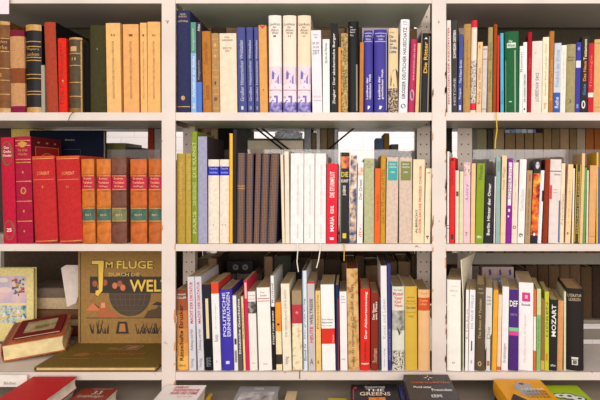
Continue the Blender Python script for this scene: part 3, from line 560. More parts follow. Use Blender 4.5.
B(564.4, 570.8, 567.4, 165, (243, 210, 160), 'peach-cream book with dark red edge', 'p', mk=[('r', .0, .12, 165, 243, (140, 40, 36)), ('o', .5, 234, .8, 1.4, (170, 100, 60))], t=[T('Legenden', 180, 224, (200, 150, 110), 'u', .45, .65)])
B(571.2, 573.6, 572.6, 169, (247, 234, 216), 'thin white-cream book beside peach-cream one', 'p')
B(574, 579, 576.2, 165, (70, 60, 30), 'black and yellow patterned narrow book', 'g', mk=[('r', .02, .2, 165, 243, (206, 170, 50)), ('r', .8, .98, 165, 243, (206, 170, 50))], t=[T('MÄRCHEN DER NORDSEE', 172, 234, (220, 190, 120), 'u', .3, .7)])
B(579.4, 582.6, 582, 154, (238, 196, 144), 'tall thin peach book', 'p')
B(583, 586, 584.8, 168, (92, 164, 92), 'thin green book', 'p')
B(586.4, 588.4, 587.4, 171, (244, 226, 196), 'very thin cream book right of green one', 'p')
B(588.6, 595.6, 590.4, 166, (228, 170, 114), 'peach-orange book with ruled foot', 'p', mk=[('l', (190, 120, 70), 237)])
B(596, 598.4, 596.4, 153, (240, 196, 50), 'tall thin yellow book', 'p')
B(598.8, 606, 599, 168, (44, 104, 204), 'bright blue book cut by right picture edge', 'p')

# ------------------------------------------------------------------ third shelf, middle bay
row, bay = 3, 'middle bay'
TANP = (186, 156, 116)
B(176.6, 188, 175.6, 291, (196, 118, 62), 'orange-brown book titled Rätselhafte Etrusker', 'j', paper=TANP, bands=[(291, 300, (128, 66, 38)), (300, 312, (158, 84, 48)), (330, 345, (206, 134, 66)), (345, 358, (226, 154, 72)), (358, 371.5, (240, 180, 84))], t=[H('HANS', 295, 296.6, WHITE, .15, .85), H('KELLER', 298, 300, WHITE, .1, .9), T('Rätselhafte Etrusker', 306, 362, (34, 24, 20), 'u', .26, .62, True), H('dtv', 365.5, 368, (60, 30, 20), .2, .8)])
for x0, x1, xt, dd in ((189, 196.2, 187.2, 'left of two grey books with red and black title'), (197.4, 204, 194.2, 'right of two grey books with red and black title')):
    B(x0, x1, xt, 278, (214, 210, 216), dd, 'g', paper=TANP, d=.165, t=[T('MACHT DER DIKTATUR', 283, 325, (206, 46, 60), 'u', .3, .72, True), T('Aufstieg und Fall', 331, 352, (50, 46, 56), 'u', .3, .72), T('Verlag', 360, 369, (130, 120, 130))])
B(204.8, 212.8, 201.8, 286, (38, 40, 52), 'dark book with narrow cream strip on spine', 'g', paper=(176, 126, 60), bands=[(341, 371.5, (24, 22, 26))], mk=[('r', .34, .7, 300, 340, (234, 214, 164))], t=[T('rororo', 359, 368, (150, 150, 150))])
B(213.4, 221, 210.6, 284, (243, 238, 232), 'white book with red-orange top band', 'g', paper=TANP, bands=[(284, 295, (224, 76, 46))], t=[T('Erinnerungen', 305, 330, (190, 184, 186), 'u', .4, .62), T('Roman', 336, 343, (120, 110, 116)), H('C', 362, 364, (90, 80, 80), .4, .6)])
B(221.8, 233.8, 219.2, 291, (68, 56, 172), 'blue-violet book titled Politische Erinnerungen', 'j', paper=TANP, t=[T('POLITISCHE', 294, 338, (222, 222, 240), 'u', .2, .48, True), T('ERINNERUNGEN', 294, 338, (222, 222, 240), 'u', .56, .84, True)], mk=[('r', .36, .66, 362.5, 365.5, (220, 220, 244))])
B(234.2, 238, 232.2, 297, (238, 234, 230), 'thin white book right of blue-violet one', 'g', paper=TANP, mk=[('r', .2, .8, 340, 346, (60, 56, 60)), ('r', .2, .8, 352, 364, (150, 140, 130))])
B(238.6, 242.8, 236.2, 296, (96, 88, 84), 'thin grey-black book with white letters', 'g', paper=TANP, t=[T('Deutsche Geschichte', 300, 355, WHITE, 'u', .25, .75, True)])
B(243.2, 245.6, 240.4, 298, (240, 212, 150), 'thin cream-yellow book beside pink-red one', 'p', paper=TANP, t=[T('Reclam', 310, 340, (160, 110, 80))])
B(246, 249.4, 243.4, 282, (224, 40, 80), 'thin pink-red book with taller leaning spine', 'g', paper=TANP, mk=[('r', .2, .8, 284, 300, (250, 190, 190))])
B(249.8, 257.4, 247.4, 293, (242, 234, 226), 'white book with dark photograph near its top', 'g', paper=TANP, bands=[(303, 315, ('pic', ((50, 44, 44), (120, 110, 104), (200, 196, 190)), 90))], mk=[('l', (230, 150, 140), 297, 300.5)], t=[H('Suhr', 364, 365.2, (140, 130, 130), .3, .8)])
B(259, 272, 256.4, 289, (247, 240, 232), 'wide white book with small red rules', 'g', paper=TANP, t=[H('Das', 293, 294.5, (120, 100, 100), .3, .6), H('Zeitalter', 295.8, 297.8, (120, 100, 100), .22, .8), H('Siedler', 364.5, 366, (150, 140, 140), .34, .7)], mk=[('l', (196, 70, 90), 300, 302.5)])
B(272.6, 275.8, 270.4, 277, (240, 238, 238), 'thin white book with black lower spine', 'g', paper=TANP, d=.165, bands=[(308, 371.5, (34, 30, 34))], t=[T('Rudolf', 284, 304, (60, 60, 70)), T('STADT UND DORF', 312, 346, WHITE, 'u', .25, .75, True)])
B(276.2, 282, 274.8, 304, (242, 222, 176), 'cream book with orange upper half', 'p', paper=TANP, bands=[(304, 333, (240, 150, 50)), (356, 366, ('pic', ((60, 50, 40), (200, 180, 140)), 150, 1))], mk=[('r', .3, .7, 325, 327, BLACK)])
B(283, 291.6, 280.6, 285, (240, 230, 206), 'cream book with grey title Verführung', 'p', paper=TANP, d=.15, t=[T('DIE VERFÜHRUNG DER EUROPA', 291, 338, (140, 130, 116), 'u', .34, .6), T('Verlag', 358, 366, (120, 110, 100))])
B(292.6, 302.4, 291.6, 292, (164, 142, 106), 'brown paper book with red band and floral foot', 'p', paper=TANP, bands=[(306, 325, (188, 58, 72)), (325, 371.5, ('pic', ((214, 180, 130), (240, 216, 176), (250, 232, 198), (206, 214, 190)), 75))], mk=[('o', .5, 314, 1.4, 1.2, (226, 150, 110))])
B(303.2, 307.6, 302, 272, (222, 230, 238), 'tall thin pale blue-white book', 'g', paper=(120, 96, 76), d=.16, t=[T('Der große Krieg', 300, 340, (40, 44, 60), 'u', .3, .7), T('Band IV', 345, 362, (70, 80, 100))], mk=[('r', .04, .2, 272, 371, (120, 140, 170))])
B(308.4, 315.6, 307, 283, (206, 194, 190), 'grey book with red rim and red title patch', 'g', paper=TANP, bands=[(283, 285, (196, 60, 66))], t=[T('WELTREISE', 300, 326, (84, 74, 80), 'u', .3, .75, True), T('HEUTE', 328, 344, (206, 50, 60), 'u', .3, .75, True), H('A', 360, 366, (60, 60, 60), .25, .7)])
B(316.2, 321.6, 315.2, 292, (238, 200, 124), 'narrow yellow-cream book beside wide white one', 'p', paper=TANP, t=[T('Philosophie', 296, 330, (150, 100, 60)), H('B', 362, 365, (90, 60, 40), .3, .6)])
B(322, 335.6, 320.2, 286, (248, 244, 240), 'wide white book with red band across middle', 'g', paper=TANP, bands=[(330, 345.5, (222, 56, 40))], t=[H('Karl Heinz', 320, 321.8, (70, 60, 60), .06, .9), H('Bibliothek', 323, 325, (70, 60, 60), .06, .86), H('Neue Ausgabe', 326.6, 328, (70, 60, 60), .06, .8), T('Piper', 336, 344, WHITE, 'u', .82, .93)])
B(336, 339.4, 335.4, 286, (30, 46, 86), 'thin dark blue book beside wide white one', 'g', paper=TANP, mk=[('r', .6, .95, 300, 371, (140, 40, 40))])
B(340.4, 347.6, 339.4, 293, (244, 238, 236), 'white book with small grey lettering at top', 'g', paper=TANP, t=[H('Peter', 297, 298.6, (150, 140, 140), .2, .7), H('Briefe', 300, 301.6, (150, 140, 140), .2, .8), H('Essays', 303, 304.6, (150, 140, 140), .2, .8), H('Rowohlt', 360, 361.2, BLACK, .2, .7)])
B(348.4, 359.6, 346.4, 270, (220, 176, 112), 'tall worn tan paper book with dark lettering', 'p', paper=(120, 66, 44), bands=[(270, 371.5, ('pic', ((168, 116, 66), (216, 172, 108), (226, 186, 124)), 60))], t=[T('Hermann der Cherusker, die Sage', 286, 348, (70, 46, 30), 'u', .3, .66), T('Leipzig, 1921', 350, 368, (70, 46, 30), 'u', .35, .6)])
B(360.2, 370, 360.4, 290, (228, 50, 38), 'red book with bold white vertical title', 'j', paper=TANP, t=[T('Der Abituriententag', 293, 340, WHITE, 'u', .44, .76, True), T('DAS REICH', 343, 362, (110, 24, 20), 'u', .42, .62, True)], mk=[('r', .1, .9, 364.6, 365.6, WHITE)])
B(370.8, 378.8, 370.8, 294, (138, 50, 34), 'maroon-brown book with white lettering', 'j', paper=TANP, t=[T('Der Sturm', 305, 321, WHITE, 'u', .2, .48, True), T('am Fluss', 303, 321, WHITE, 'u', .55, .8, True), T('Roman', 350, 364, (220, 180, 160))])
B(379.2, 381, 379.2, 300, (44, 92, 110), 'very thin teal-blue booklet', 'p', paper=TANP)
B(381.4, 387.8, 380.2, 267, (238, 232, 232), 'tall white book left of navy one', 'g', paper=(110, 80, 60), d=.16, t=[T('Kunst und Leben', 300, 340, (190, 180, 180)), T('Union Verlag', 350, 368, (110, 110, 120), 'u', .35, .6)])
B(388.2, 391.6, 387.2, 265, (62, 62, 124), 'tall thin navy book', 'g', paper=(70, 60, 60), d=.16, t=[T('ARCHITEKTUR', 330, 362, (150, 150, 190))])
B(392.4, 404.8, 392.2, 288, (226, 224, 206), 'pale book with red title over grey photograph', 'j', paper=TANP, t=[H('Eva Zeller', 290.6, 292, (60, 60, 50), .16, .84), H('Mutter', 293.6, 297, (222, 70, 84), .06, .94, True), H('Vater', 297.8, 301, (222, 70, 84), .16, .84, True), H('Kind', 301.8, 304.8, (222, 70, 84), .2, .7, True), H('Haus', 305.4, 308.4, (222, 70, 84), .2, .84, True)],
  bands=[(312, 332, ('pic', ((110, 110, 104), (176, 172, 162), (206, 204, 192)), 50)), (352, 371.5, ('pic', ((90, 84, 78), (226, 216, 200), (170, 160, 150), (236, 228, 214)), 170, 1))], mk=[('poly', [(.35, 327), (.62, 333), (.72, 329), (.95, 327), (.75, 334), (.55, 337)], (60, 56, 54))])
B(405.4, 417.8, 404.8, 288, (218, 180, 70), 'mustard yellow book with small grey heading', 'j', paper=TANP, t=[H('Jahrbuch', 298, 300, (110, 96, 50), .2, .8), H('der Kunst', 301.6, 303.4, (110, 96, 50), .15, .85), H('Die Reise', 308, 310.4, (50, 90, 90), .12, .88, True), H('1952', 317, 319, (110, 96, 50), .3, .7)], mk=[('l', (180, 140, 50), 305.5, 314)])
B(418.6, 430.4, 418.4, 291, (236, 186, 130), 'peach book with red-orange label at its top', 'j', paper=TANP, bands=[(299, 312, (214, 88, 44))], t=[H('Klassik', 294, 295.6, (190, 120, 80), .2, .8), H('Goethes', 300.6, 303, (250, 190, 140), .12, .8), H('Leben', 304, 306.4, (250, 190, 140), .12, .7)])
# ------------------------------------------------------------------ third shelf, right bay
row, bay = 3, 'right bay'
P3 = (206, 176, 132)
B(446.8, 460.8, 446.7, 281, (247, 243, 232), 'wide white book with faint heading beside post', 'g', paper=P3, d=.16, t=[H('JOHANN', 287, 288.4, (214, 190, 180), .28, .72), H('ANMERKUNGEN', 291, 293, (214, 190, 180), .2, .8), H('BAND', 296, 297.4, (214, 190, 180), .34, .66), H('IV', 363, 365, (90, 80, 80), .4, .6)])
B(461.2, 462, 461.4, 300, (90, 110, 50), 'very thin dark green booklet', 'p', paper=P3)
B(465, 468, 466, 291, (250, 244, 238), 'thin white book with faint red letters', 'g', paper=P3, t=[T('Liebe', 310, 340, (226, 130, 120))])
B(468.3, 474.2, 469.6, 291, (244, 240, 242), 'white book with grey vertical title and black dash', 'g', paper=P3, t=[T('DIE NEUE WELLE', 296, 330, (160, 150, 170), 'u', .3, .7)], mk=[('r', .4, .6, 342, 352, BLACK), ('o', .5, 363, .8, 2, (190, 180, 180))])
B(474.6, 484.4, 475.8, 286, (94, 78, 60), 'dark brown book with pale serif-like title', 'j', paper=P3, t=[H('HENRY', 289.4, 291, (200, 180, 140), .25, .75), H('B. MILLER', 293.4, 295, (200, 180, 140), .2, .8), T('The Beast of Yucatan', 300, 340, (206, 186, 144), 'u', .34, .6)], mk=[('o', .5, 365, 1.8, 2.4, (206, 186, 120)), ('o', .5, 365, 1, 1.5, (94, 78, 60))])
B(484.8, 491.4, 485.8, 289, (222, 218, 212), 'pale grey book with slanting black foot', 'g', paper=P3, t=[H('Das', 297, 299, (80, 70, 70), .2, .8), H('rote', 300.6, 302.4, (80, 70, 70), .2, .8), H('Licht', 304, 306, (80, 70, 70), .2, .8), T('Die', 328, 340, (150, 150, 150))], mk=[('poly', [(.02, 371.5), (.02, 352), (.98, 334), (.98, 371.5)], (34, 30, 30)), ('r', .3, .7, 362, 367, (190, 110, 90))])
B(491.8, 496.6, 493.6, 291, (236, 170, 48), 'orange-yellow book right of slanting black one', 'p', paper=P3)
B(497, 501, 498.6, 296, (240, 212, 190), 'thin pinkish cream book', 'p', paper=P3, bands=[(368, 371.5, (220, 100, 50))])
B(501.3, 508.4, 502.6, 288, (244, 238, 238), 'white book left of violet one', 'g', paper=P3, t=[T('Erzählungen', 345, 364, (120, 110, 120))])
B(508.7, 518.4, 509.2, 291, (80, 46, 122), 'violet book with white letters, green and pink stripes', 'g', paper=P3, bands=[(329, 332.5, (120, 206, 150)), (332.5, 337, (232, 70, 150))], t=[H('DEF', 302, 308, WHITE, .06, .92, True), H('DELTA', 315, 317, (180, 160, 210), .15, .85)])
B(518.8, 533.2, 519.4, 284, (248, 242, 240), 'wide white book with pink square near its top', 'g', paper=P3, d=.16, mk=[('r', .22, .78, 294, 303, (222, 50, 130)), ('r', .42, .6, 296.4, 300, (248, 200, 220))], t=[H('Rowohlt', 305, 307.4, (70, 60, 130), .2, .8, True), T('Die schöne Literatur der Gegenwart', 316, 364, (240, 196, 206), 'u', .34, .56, True)])
B(533.4, 536, 533.8, 291, (232, 104, 44), 'thin orange strip-like book', 'p', paper=P3, bands=[(318, 352, (246, 236, 224))])
B(536.4, 540.6, 537, 290, (206, 214, 160), 'pale green book beside thin orange one', 'p', paper=P3, bands=[(316, 371.5, (140, 186, 112))], t=[T('Der grüne Garten', 320, 350, (90, 140, 80))])
B(540.9, 544.6, 541.2, 301, (150, 110, 60), 'short brown book with tan foot', 'p', paper=P3, bands=[(362, 371.5, (220, 170, 90))])
B(545, 549.2, 545.2, 293, (198, 200, 44), 'lime-yellow book left of MOZART', 'p', paper=P3, t=[T('HÖREN', 304, 338, (90, 80, 60))], mk=[('r', .3, .7, 355, 362, (220, 120, 50))])
B(549.6, 557, 550.6, 301, (42, 44, 46), 'black book with white title MOZART', 'g', paper=P3, t=[T('MOZART', 306, 338, WHITE, 'u', .22, .8, True), H('dtv', 365.5, 368, WHITE, .15, .85)])
B(557.4, 563.2, 558.6, 302, (220, 156, 96), 'peach-tan book right of MOZART', 'p', paper=P3)
B(563.6, 566.2, 563.8, 293, (222, 220, 190), 'thin pale cream-green book', 'p', paper=P3)
B(566.6, 584, 566.6, 290, (44, 38, 36), 'thick black book with pale title, last in row', 'j', paper=(196, 152, 106), bulge=.006, d=.15, t=[H('LITERATUR', 295.4, 298.4, (214, 196, 160), .1, .86), H('LEXIKON', 299.4, 302.4, (214, 196, 160), .16, .8)], mk=[('r', .3, .68, 358.6, 360.8, (220, 214, 204)), ('r', .32, .66, 361.4, 366.4, (220, 214, 204)), ('r', .38, .6, 361.8, 365.6, (44, 38, 36))])
build_rows()

# ------------------------------------------------------------------ face-out and flat books
def slab(name, loc, rot, w, h, t, col, decor=None, label='', pages=(244, 226, 192), kind='h', ct=.0022, group=None, mirror=False, order=None):
    """book seen cover-on: cover faces local -y, spine at local -x, foot at z=0"""
    rt = empty(name, loc, rot)
    mk = {'h': 'cloth', 'g': 'gloss', 'l': 'leather', 'p': 'paper'}[kind]; m = M(col, mk); ct = min(ct, t * .25)
    c = MB(); sx = -1 if not mirror else 1
    c.box(-w / 2, w / 2, 0, ct, 0, h, m, bev=ct * .4); c.box(-w / 2, w / 2, t - ct, t, 0, h, m, bev=ct * .4)
    n = 8; a = MB()
    prof = [(sx * (w / 2 - .0005) + sx * .002 * sin(pi * i / n), ct + (t - 2 * ct) * i / n) for i in range(n + 1)]
    prof2 = [(x - sx * ct, y) for x, y in reversed(prof)]
    poly = prof + prof2
    c.prism(poly if sx > 0 else poly[::-1], 0, h, m)
    if decor: decor(c, w, h)
    c.build('cover', rt)
    p = MB(); o = .0035 if kind in 'hl' else .0008
    x0, x1 = (-w / 2 + ct + .001, w / 2 - o) if sx < 0 else (-w / 2 + o, w / 2 - ct - .001)
    yy0, yy1 = ct + .0002, t - ct - .0002
    cv = min(.004, (yy1 - yy0) * .2); xf = x1 if sx < 0 else x0; xb = x0 if sx < 0 else x1
    fore = [(xf + sx * cv * (1 - (1 - 2 * i / 6) ** 2), yy0 + (yy1 - yy0) * i / 6) for i in range(7)]
    pol = [(xb, yy0)] + fore + [(xb, yy1)]
    p.prism(pol if sx < 0 else pol[::-1], o, h - o, M(pages, 'pages')); p.build('pages', rt)
    tag(rt, label, 'book', group)
    return rt
def quad(c, x0, x1, z0, z1, col, y=-.0004, kind='ink'):
    n = c.add([(x0, y, z0), (x1, y, z0), (x1, y, z1), (x0, y, z1)]); c.face((n, n + 1, n + 2, n + 3), M(col, kind))
def ply(c, pts, col, y=-.0005):
    n = c.add([(x, y, z) for x, z in pts]); c.face(range(n, n + len(pts)), M(col, 'ink'))
def disc(c, x, z, rx, rz, col, y=-.0005, k=32): ply(c, [(x + rx * cos(2 * pi * i / k), z + rz * sin(2 * pi * i / k)) for i in range(k)], col, y)
def txt(c, s, x0, x1, z0, z1, col, y=-.0008, bold=False): put_text(c, s, x0, x1, z0, z1, M(col, 'ink'), 'h', lambda x: y, bold)

BZ = Z(372, YF) + .0005
# illustrated travel book standing face-out
YI = .168; SI = 500 / (1.25 + YI); zi = BZ + .0125
def fluge(c, w, h):
    lx = lambda p: (p - 125) / SI; lz = lambda p: (344 - p) / SI - .001
    Y_ = (250, 206, 84); D_ = (66, 54, 46); O_ = (222, 128, 78); BR = (112, 84, 52)
    disc(c, lx(130), lz(294.5), 21 / SI, 22 / SI, (84, 70, 56), -.0004, 48)
    for q in range(-3, 4):      # meridians and parallels
        pts = [(lx(130) + q * 5 / SI * cos(a) , lz(294.5) + 21 / SI * sin(a)) for a in [pi * (i / 12 - .5) for i in range(13)]]
        for p0, p1 in zip(pts, pts[1:]): ply(c, [(p0[0] - .0004, p0[1]), (p0[0] + .0004, p0[1]), (p1[0] + .0004, p1[1]), (p1[0] - .0004, p1[1])], (126, 106, 80), -.0006)
        hw = math.sqrt(21 ** 2 - (q * 5.5) ** 2) / SI
        quad(c, lx(130) - hw, lx(130) + hw, lz(294.5 + q * 5.5) - .0004, lz(294.5 + q * 5.5) + .0004, (126, 106, 80), -.0006)
    quad(c, lx(90), lx(171), lz(293.4), lz(277), D_, -.0007)
    for k, (a, b) in enumerate(((95, 284), (100, 287), (105, 283), (115, 286), (120, 284), (123, 288))):
        disc(c, lx(a), lz(b), 2.6 / SI, 3.2 / SI, O_ if k % 2 else (170, 96, 64), -.0009 - k * .00002, 12)
    # large initial with its outline, then lettering
    for (g, col, y) in ((.7, D_, -.0010), (0, Y_, -.0013)):
        ply(c, [(lx(92 - g), lz(261 - g)), (lx(104 + g), lz(261 - g)), (lx(104 + g), lz(264.5 + g)), (lx(92 - g), lz(264.5 + g))][::-1], col, y)
        ply(c, [(lx(98.5 - g), lz(263)), (lx(104 + g), lz(263)), (lx(102.6 + g), lz(291)), (lx(98 - g), lz(296.5 + g)), (lx(95.5 - g), lz(295)), (lx(96 - g), lz(291)), (lx(99 - g), lz(290))][::-1], col, y - .00002)
    for (g, col, y) in ((.45, D_, -.0010), (0, Y_, -.0013)):
        txt(c, 'M', lx(106 - g), lx(113 + g), lz(268 + g), lz(262 - g), col, y, (2 if g else True))
        txt(c, 'FLUGE', lx(117 - g), lx(153 + g), lz(269 + g), lz(261 - g), col, y, (2 if g else True))
        txt(c, 'WELT', lx(130 - g), lx(170 + g), lz(292 + g), lz(280 - g), col, y - .0002, (2 if g else True))
    txt(c, 'DURCH DIE', lx(109), lx(140), lz(276.6), lz(273), (226, 184, 84), -.0011, True)
    # pyramid, sphinx, ground line, palms, rider
    ply(c, [(lx(86), lz(311)), (lx(101), lz(311)), (lx(93), lz(303))], O_, -.0009); ply(c, [(lx(93), lz(303)), (lx(101), lz(311)), (lx(104), lz(311))][::-1], D_, -.0009)
    ply(c, [(lx(98), lz(318)), (lx(99), lz(309)), (lx(100), lz(302.5)), (lx(104), lz(301)), (lx(107), lz(304)), (lx(108), lz(310)), (lx(118), lz(314)), (lx(119), lz(318))][::-1], (190, 108, 66), -.001)
    ply(c, [(lx(101), lz(308)), (lx(101.6), lz(303)), (lx(105), lz(303)), (lx(105.4), lz(308))][::-1], (226, 170, 110), -.0012)
    quad(c, lx(86), lx(168), lz(318.6), lz(318), D_, -.0009)
    ply(c, [(lx(152), lz(305)), (lx(157), lz(302)), (lx(166), lz(304)), (lx(168), lz(306)), (lx(160), lz(306))][::-1], D_, -.001)
    ply(c, [(lx(144), lz(318)), (lx(148), lz(311)), (lx(156), lz(309)), (lx(159), lz(306)), (lx(164), lz(310)), (lx(166), lz(318))][::-1], (96, 74, 50), -.001)
    rr = random.Random(4)
    for cx, n_, hh in ((96, 9, 14), (104, 6, 9), (122, 5, 12), (142, 8, 10), (150, 9, 12), (158, 8, 10)):
        for i in range(n_):
            x = cx + rr.uniform(-5, 5); t_ = x + rr.uniform(-4, 4); top = 333 - rr.uniform(.4, 1) * hh
            ply(c, [(lx(x - .6), lz(334)), (lx(x + .6), lz(334)), (lx(t_ + .2), lz(top)), (lx(t_ - .2), lz(top))], (66, 56, 44), -.0008 - i * .00001)
    ply(c, [(lx(116), lz(334)), (lx(118), lz(322)), (lx(127), lz(322)), (lx(129), lz(334))][::-1], (66, 56, 44), -.0009)
    ply(c, [(lx(119), lz(332)), (lx(120), lz(324)), (lx(125), lz(324)), (lx(126), lz(332))][::-1], (186, 128, 80), -.0011)
    quad(c, lx(80.3), lx(81), lz(343), lz(253), (70, 50, 34), -.0005)
slab('illustrated_book', (X(125, YI), YI, zi), (0, 0, 0), 94 / SI, 92 / SI, .018, (166, 128, 74), fluge, 'large brown illustrated book Im Fluge durch die Welt standing face-out', (200, 170, 120))
# olive folio lying flat beneath it
def olive(c, w, h):
    L = lambda p: Z(p) # unused spacing helper
    for x0, x1, z in ((-.12, -.045, .055), (.02, .1, .055)):
        quad(c, x0, x1, z, z + .0015, (196, 156, 80))
    txt(c, 'Deutschland', -.05, .085, .078, .098, (186, 108, 48), -.0007, True)
    ply(c, [(-.1, .075), (-.07, .07), (-.055, .085), (-.075, .1), (-.1, .09)], (178, 104, 50))
    ply(c, [(.0, .118), (.052, .12), (.058, .152), (.014, .152)], (120, 74, 52), -.0007); quad(c, -.03, -.005, .12, .14, (150, 120, 66))
    for p0, p1 in (((.0, .118), (.052, .12)), ((.052, .12), (.058, .152)), ((.058, .152), (.014, .152)), ((.014, .152), (.0, .118))):
        dx, dz = p1[0] - p0[0], p1[1] - p0[1]; l = math.hypot(dx, dz); nx, nz = -dz / l * .001, dx / l * .001
        ply(c, [(p0[0] - nx, p0[1] - nz), (p1[0] - nx, p1[1] - nz), (p1[0] + nx, p1[1] + nz), (p0[0] + nx, p0[1] + nz)], (226, 190, 150), -.0009)
    ply(c, [(.016, .128), (.03, .124), (.046, .13), (.05, .146), (.036, .15), (.024, .144)], (196, 130, 96), -.0010)
slab('folio_book', (-.634, -.006, BZ + .0122), (-pi / 2, 0, 0), .303, .2, .0118, (128, 104, 50), olive, 'large olive cloth folio lying flat under the brown illustrated book', (240, 204, 136))
# thick leather book lying askew, small maroon book on top of it
import mathutils
RL = mathutils.Euler((radians(-83), radians(-4.5), radians(22))).to_matrix(); rl = mathutils.Vector((-.838, .072, BZ + .0445 + .008))
slab('thick_leather_book', rl, RL.to_euler(), .146, .15, .045, (192, 104, 56), lambda c, w, h: (quad(c, -.07, -.06, 0, h, (150, 84, 50)),), 'thick tan-leather book with cream page edges lying askew', (255, 226, 168), 'l')
r2 = rl + RL @ mathutils.Vector((.006, -.0066, .022))
def sepia(c, w, h):
    quad(c, -.036, .038, .02, .096, ('pic', ((140, 116, 76), (186, 164, 116), (206, 186, 140)), 30)); quad(c, -.012, .022, .036, .06, ('pic', ((110, 92, 64), (170, 150, 104)), 60), -.0006)
    txt(c, 'GESCHICHTE', -.01, .02, .044, .049, (90, 74, 50), -.0009)
slab('small_maroon_book', r2, RL.to_euler(), .112, .118, .0062, (126, 40, 36), sepia, 'small maroon book with sepia plate lying on thick leather book', (250, 236, 210))
# cream picture book
YP = .222; SP = 500 / (1.25 + YP)
def picture(c, w, h):
    lx = lambda p: (p - 6.5) / SP; top = h
    lz = lambda p: h - (p - 268) / SP
    quad(c, lx(-18), lx(29), lz(323), lz(276), ('pic', ((150, 160, 196), (196, 186, 210), (232, 196, 196), (240, 214, 190)), 16), -.0004)
    quad(c, lx(-18), lx(29), lz(323), lz(304), ('pic', ((70, 104, 140), (150, 184, 190), (236, 226, 190), (90, 120, 150)), 60), -.0006)
    quad(c, lx(-18), lx(29), lz(305.5), lz(303), (248, 224, 150), -.0008)
    for a, b, r_, cc in ((2, 296, 5, (240, 200, 196)), (8, 290, 5.4, (244, 214, 206)), (-6, 284, 6, (240, 206, 204)), (6, 280, 4, (246, 226, 214))):
        disc(c, lx(a), lz(b), r_ * 1.3 / SP, r_ * .6 / SP, cc, -.0008 - abs(a) * .00001, 9)
    rq = random.Random(3)
    for q in range(46):
        ca, cb = 20 + rq.uniform(-5, 7), 286 + rq.uniform(-7, 7); a0 = rq.uniform(0, 6); rad = rq.uniform(.7, 2.2)
        ply(c, [(lx(ca + rad * cos(a0 + k * 1.256)), lz(cb - rad * .8 * sin(a0 + k * 1.256))) for k in range(5)], rq.choice([(196, 84, 90), (222, 150, 84), (90, 110, 150), (120, 90, 140), (240, 210, 180), (90, 140, 120), (160, 60, 70)]), -.001 - q * .00001)
    ply(c, [(lx(19), lz(290)), (lx(20), lz(290)), (lx(22), lz(296)), (lx(21), lz(296))][::-1], (60, 60, 90), -.001)
    for a, b, s_ in ((6, 317, 6), (20, 314, 7), (25, 320, 6), (-4, 312, 6)):
        ply(c, [(lx(a - s_), lz(b)), (lx(a + s_), lz(b - 2)), (lx(a + s_ * .6), lz(b + 1.6)), (lx(a - s_ * .5), lz(b + 2))][::-1], (236, 206, 120), -.001)
        ply(c, [(lx(a - 1), lz(b)), (lx(a + 3), lz(b - 1)), (lx(a + .5), lz(b - 6))], (244, 236, 226), -.0012)
    pts = [(lx(-3 + 5 * cos(q * pi / 4) * (1 if q % 2 else .55)), lz(298 + 5 * sin(q * pi / 4) * (1 if q % 2 else .55))) for q in range(8)]
    ply(c, pts, (70, 64, 100), -.0012)
slab('picture_book', (X(4, YP), YP, BZ + .0), (0, 0, 0), 59 / SP, Z(268, YP) - BZ, .016, (240, 222, 150), picture, 'cream-yellow picture book with boats and birds standing face-out at left edge', (214, 190, 130))
# pile of closed books further back
zb = BZ; cols = [((112, 50, 40), .030, 'dark red-brown book, lowest in pile behind leather book'), ((196, 168, 124), .020, 'tan book second from bottom of pile behind leather book'), ((118, 84, 60), .030, 'brown book in middle of pile behind leather book'),
    ((206, 180, 142), .036, 'thick cream-tan book second from top of pile behind white paper'), ((126, 108, 92), .030, 'grey-brown book topmost of pile behind white paper')]
for i, (c_, t_, lb) in enumerate(cols):
    slab('hardback_book', (-.79 + .006 * (i % 2), 0.336, zb + t_), (-pi / 2, 0, pi / 2 + radians((i % 3 - 1) * 2)), .13, .2, t_ - .0006, c_, None, lb, (200, 172, 130)); zb += t_
pp = MB(); Yq = .212
pts = [(61, 268), (66, 265), (79, 266), (80, 285), (76, 303), (67, 307)]
pp.prism([(0, 0), (1, 0)], 0, 0, M((236, 222, 210), 'paper')) if False else None
f0 = pp.add([(X(a, Yq), Yq + (.012 if i in (2, 3) else 0), Z(b, Yq)) for i, (a, b) in enumerate(pts)])
b0 = pp.add([(X(a, Yq), Yq + .003 + (.012 if i in (2, 3) else 0), Z(b, Yq)) for i, (a, b) in enumerate(pts)])
k_ = len(pts); pm = M((232, 216, 204), 'paper')
pp.face(range(f0, f0 + k_), pm); pp.face(reversed(range(b0, b0 + k_)), pm)
for i in range(k_): pp.face((f0 + i, b0 + i, b0 + (i + 1) % k_, f0 + (i + 1) % k_), pm)
tag(pp.build('paper_wedge'), 'crumpled white paper wedge hanging beside brown illustrated book', 'paper')

# navy volume face-out behind the red ones
Z2 = Z(244, YF) + .0005
Y2 = .178; S2 = 500 / (1.25 + Y2)
def navyc(c, w, h):
    txt(c, 'Goethe', -.004, .024, h - .029, h - .0245, (200, 170, 130))
    quad(c, -.008, .04, h - .0545, h - .0538, (80, 88, 104)); quad(c, .0393, .04, h - .09, h - .0538, (80, 88, 104))
slab('large_navy_book', (X(66.5, Y2), Y2, Z2), (0, 0, 0), 74 / S2, Z(130.5, Y2) - Z2, .019, (20, 26, 42), navyc, 'large navy-black book standing face-out behind red volumes', (206, 186, 160))

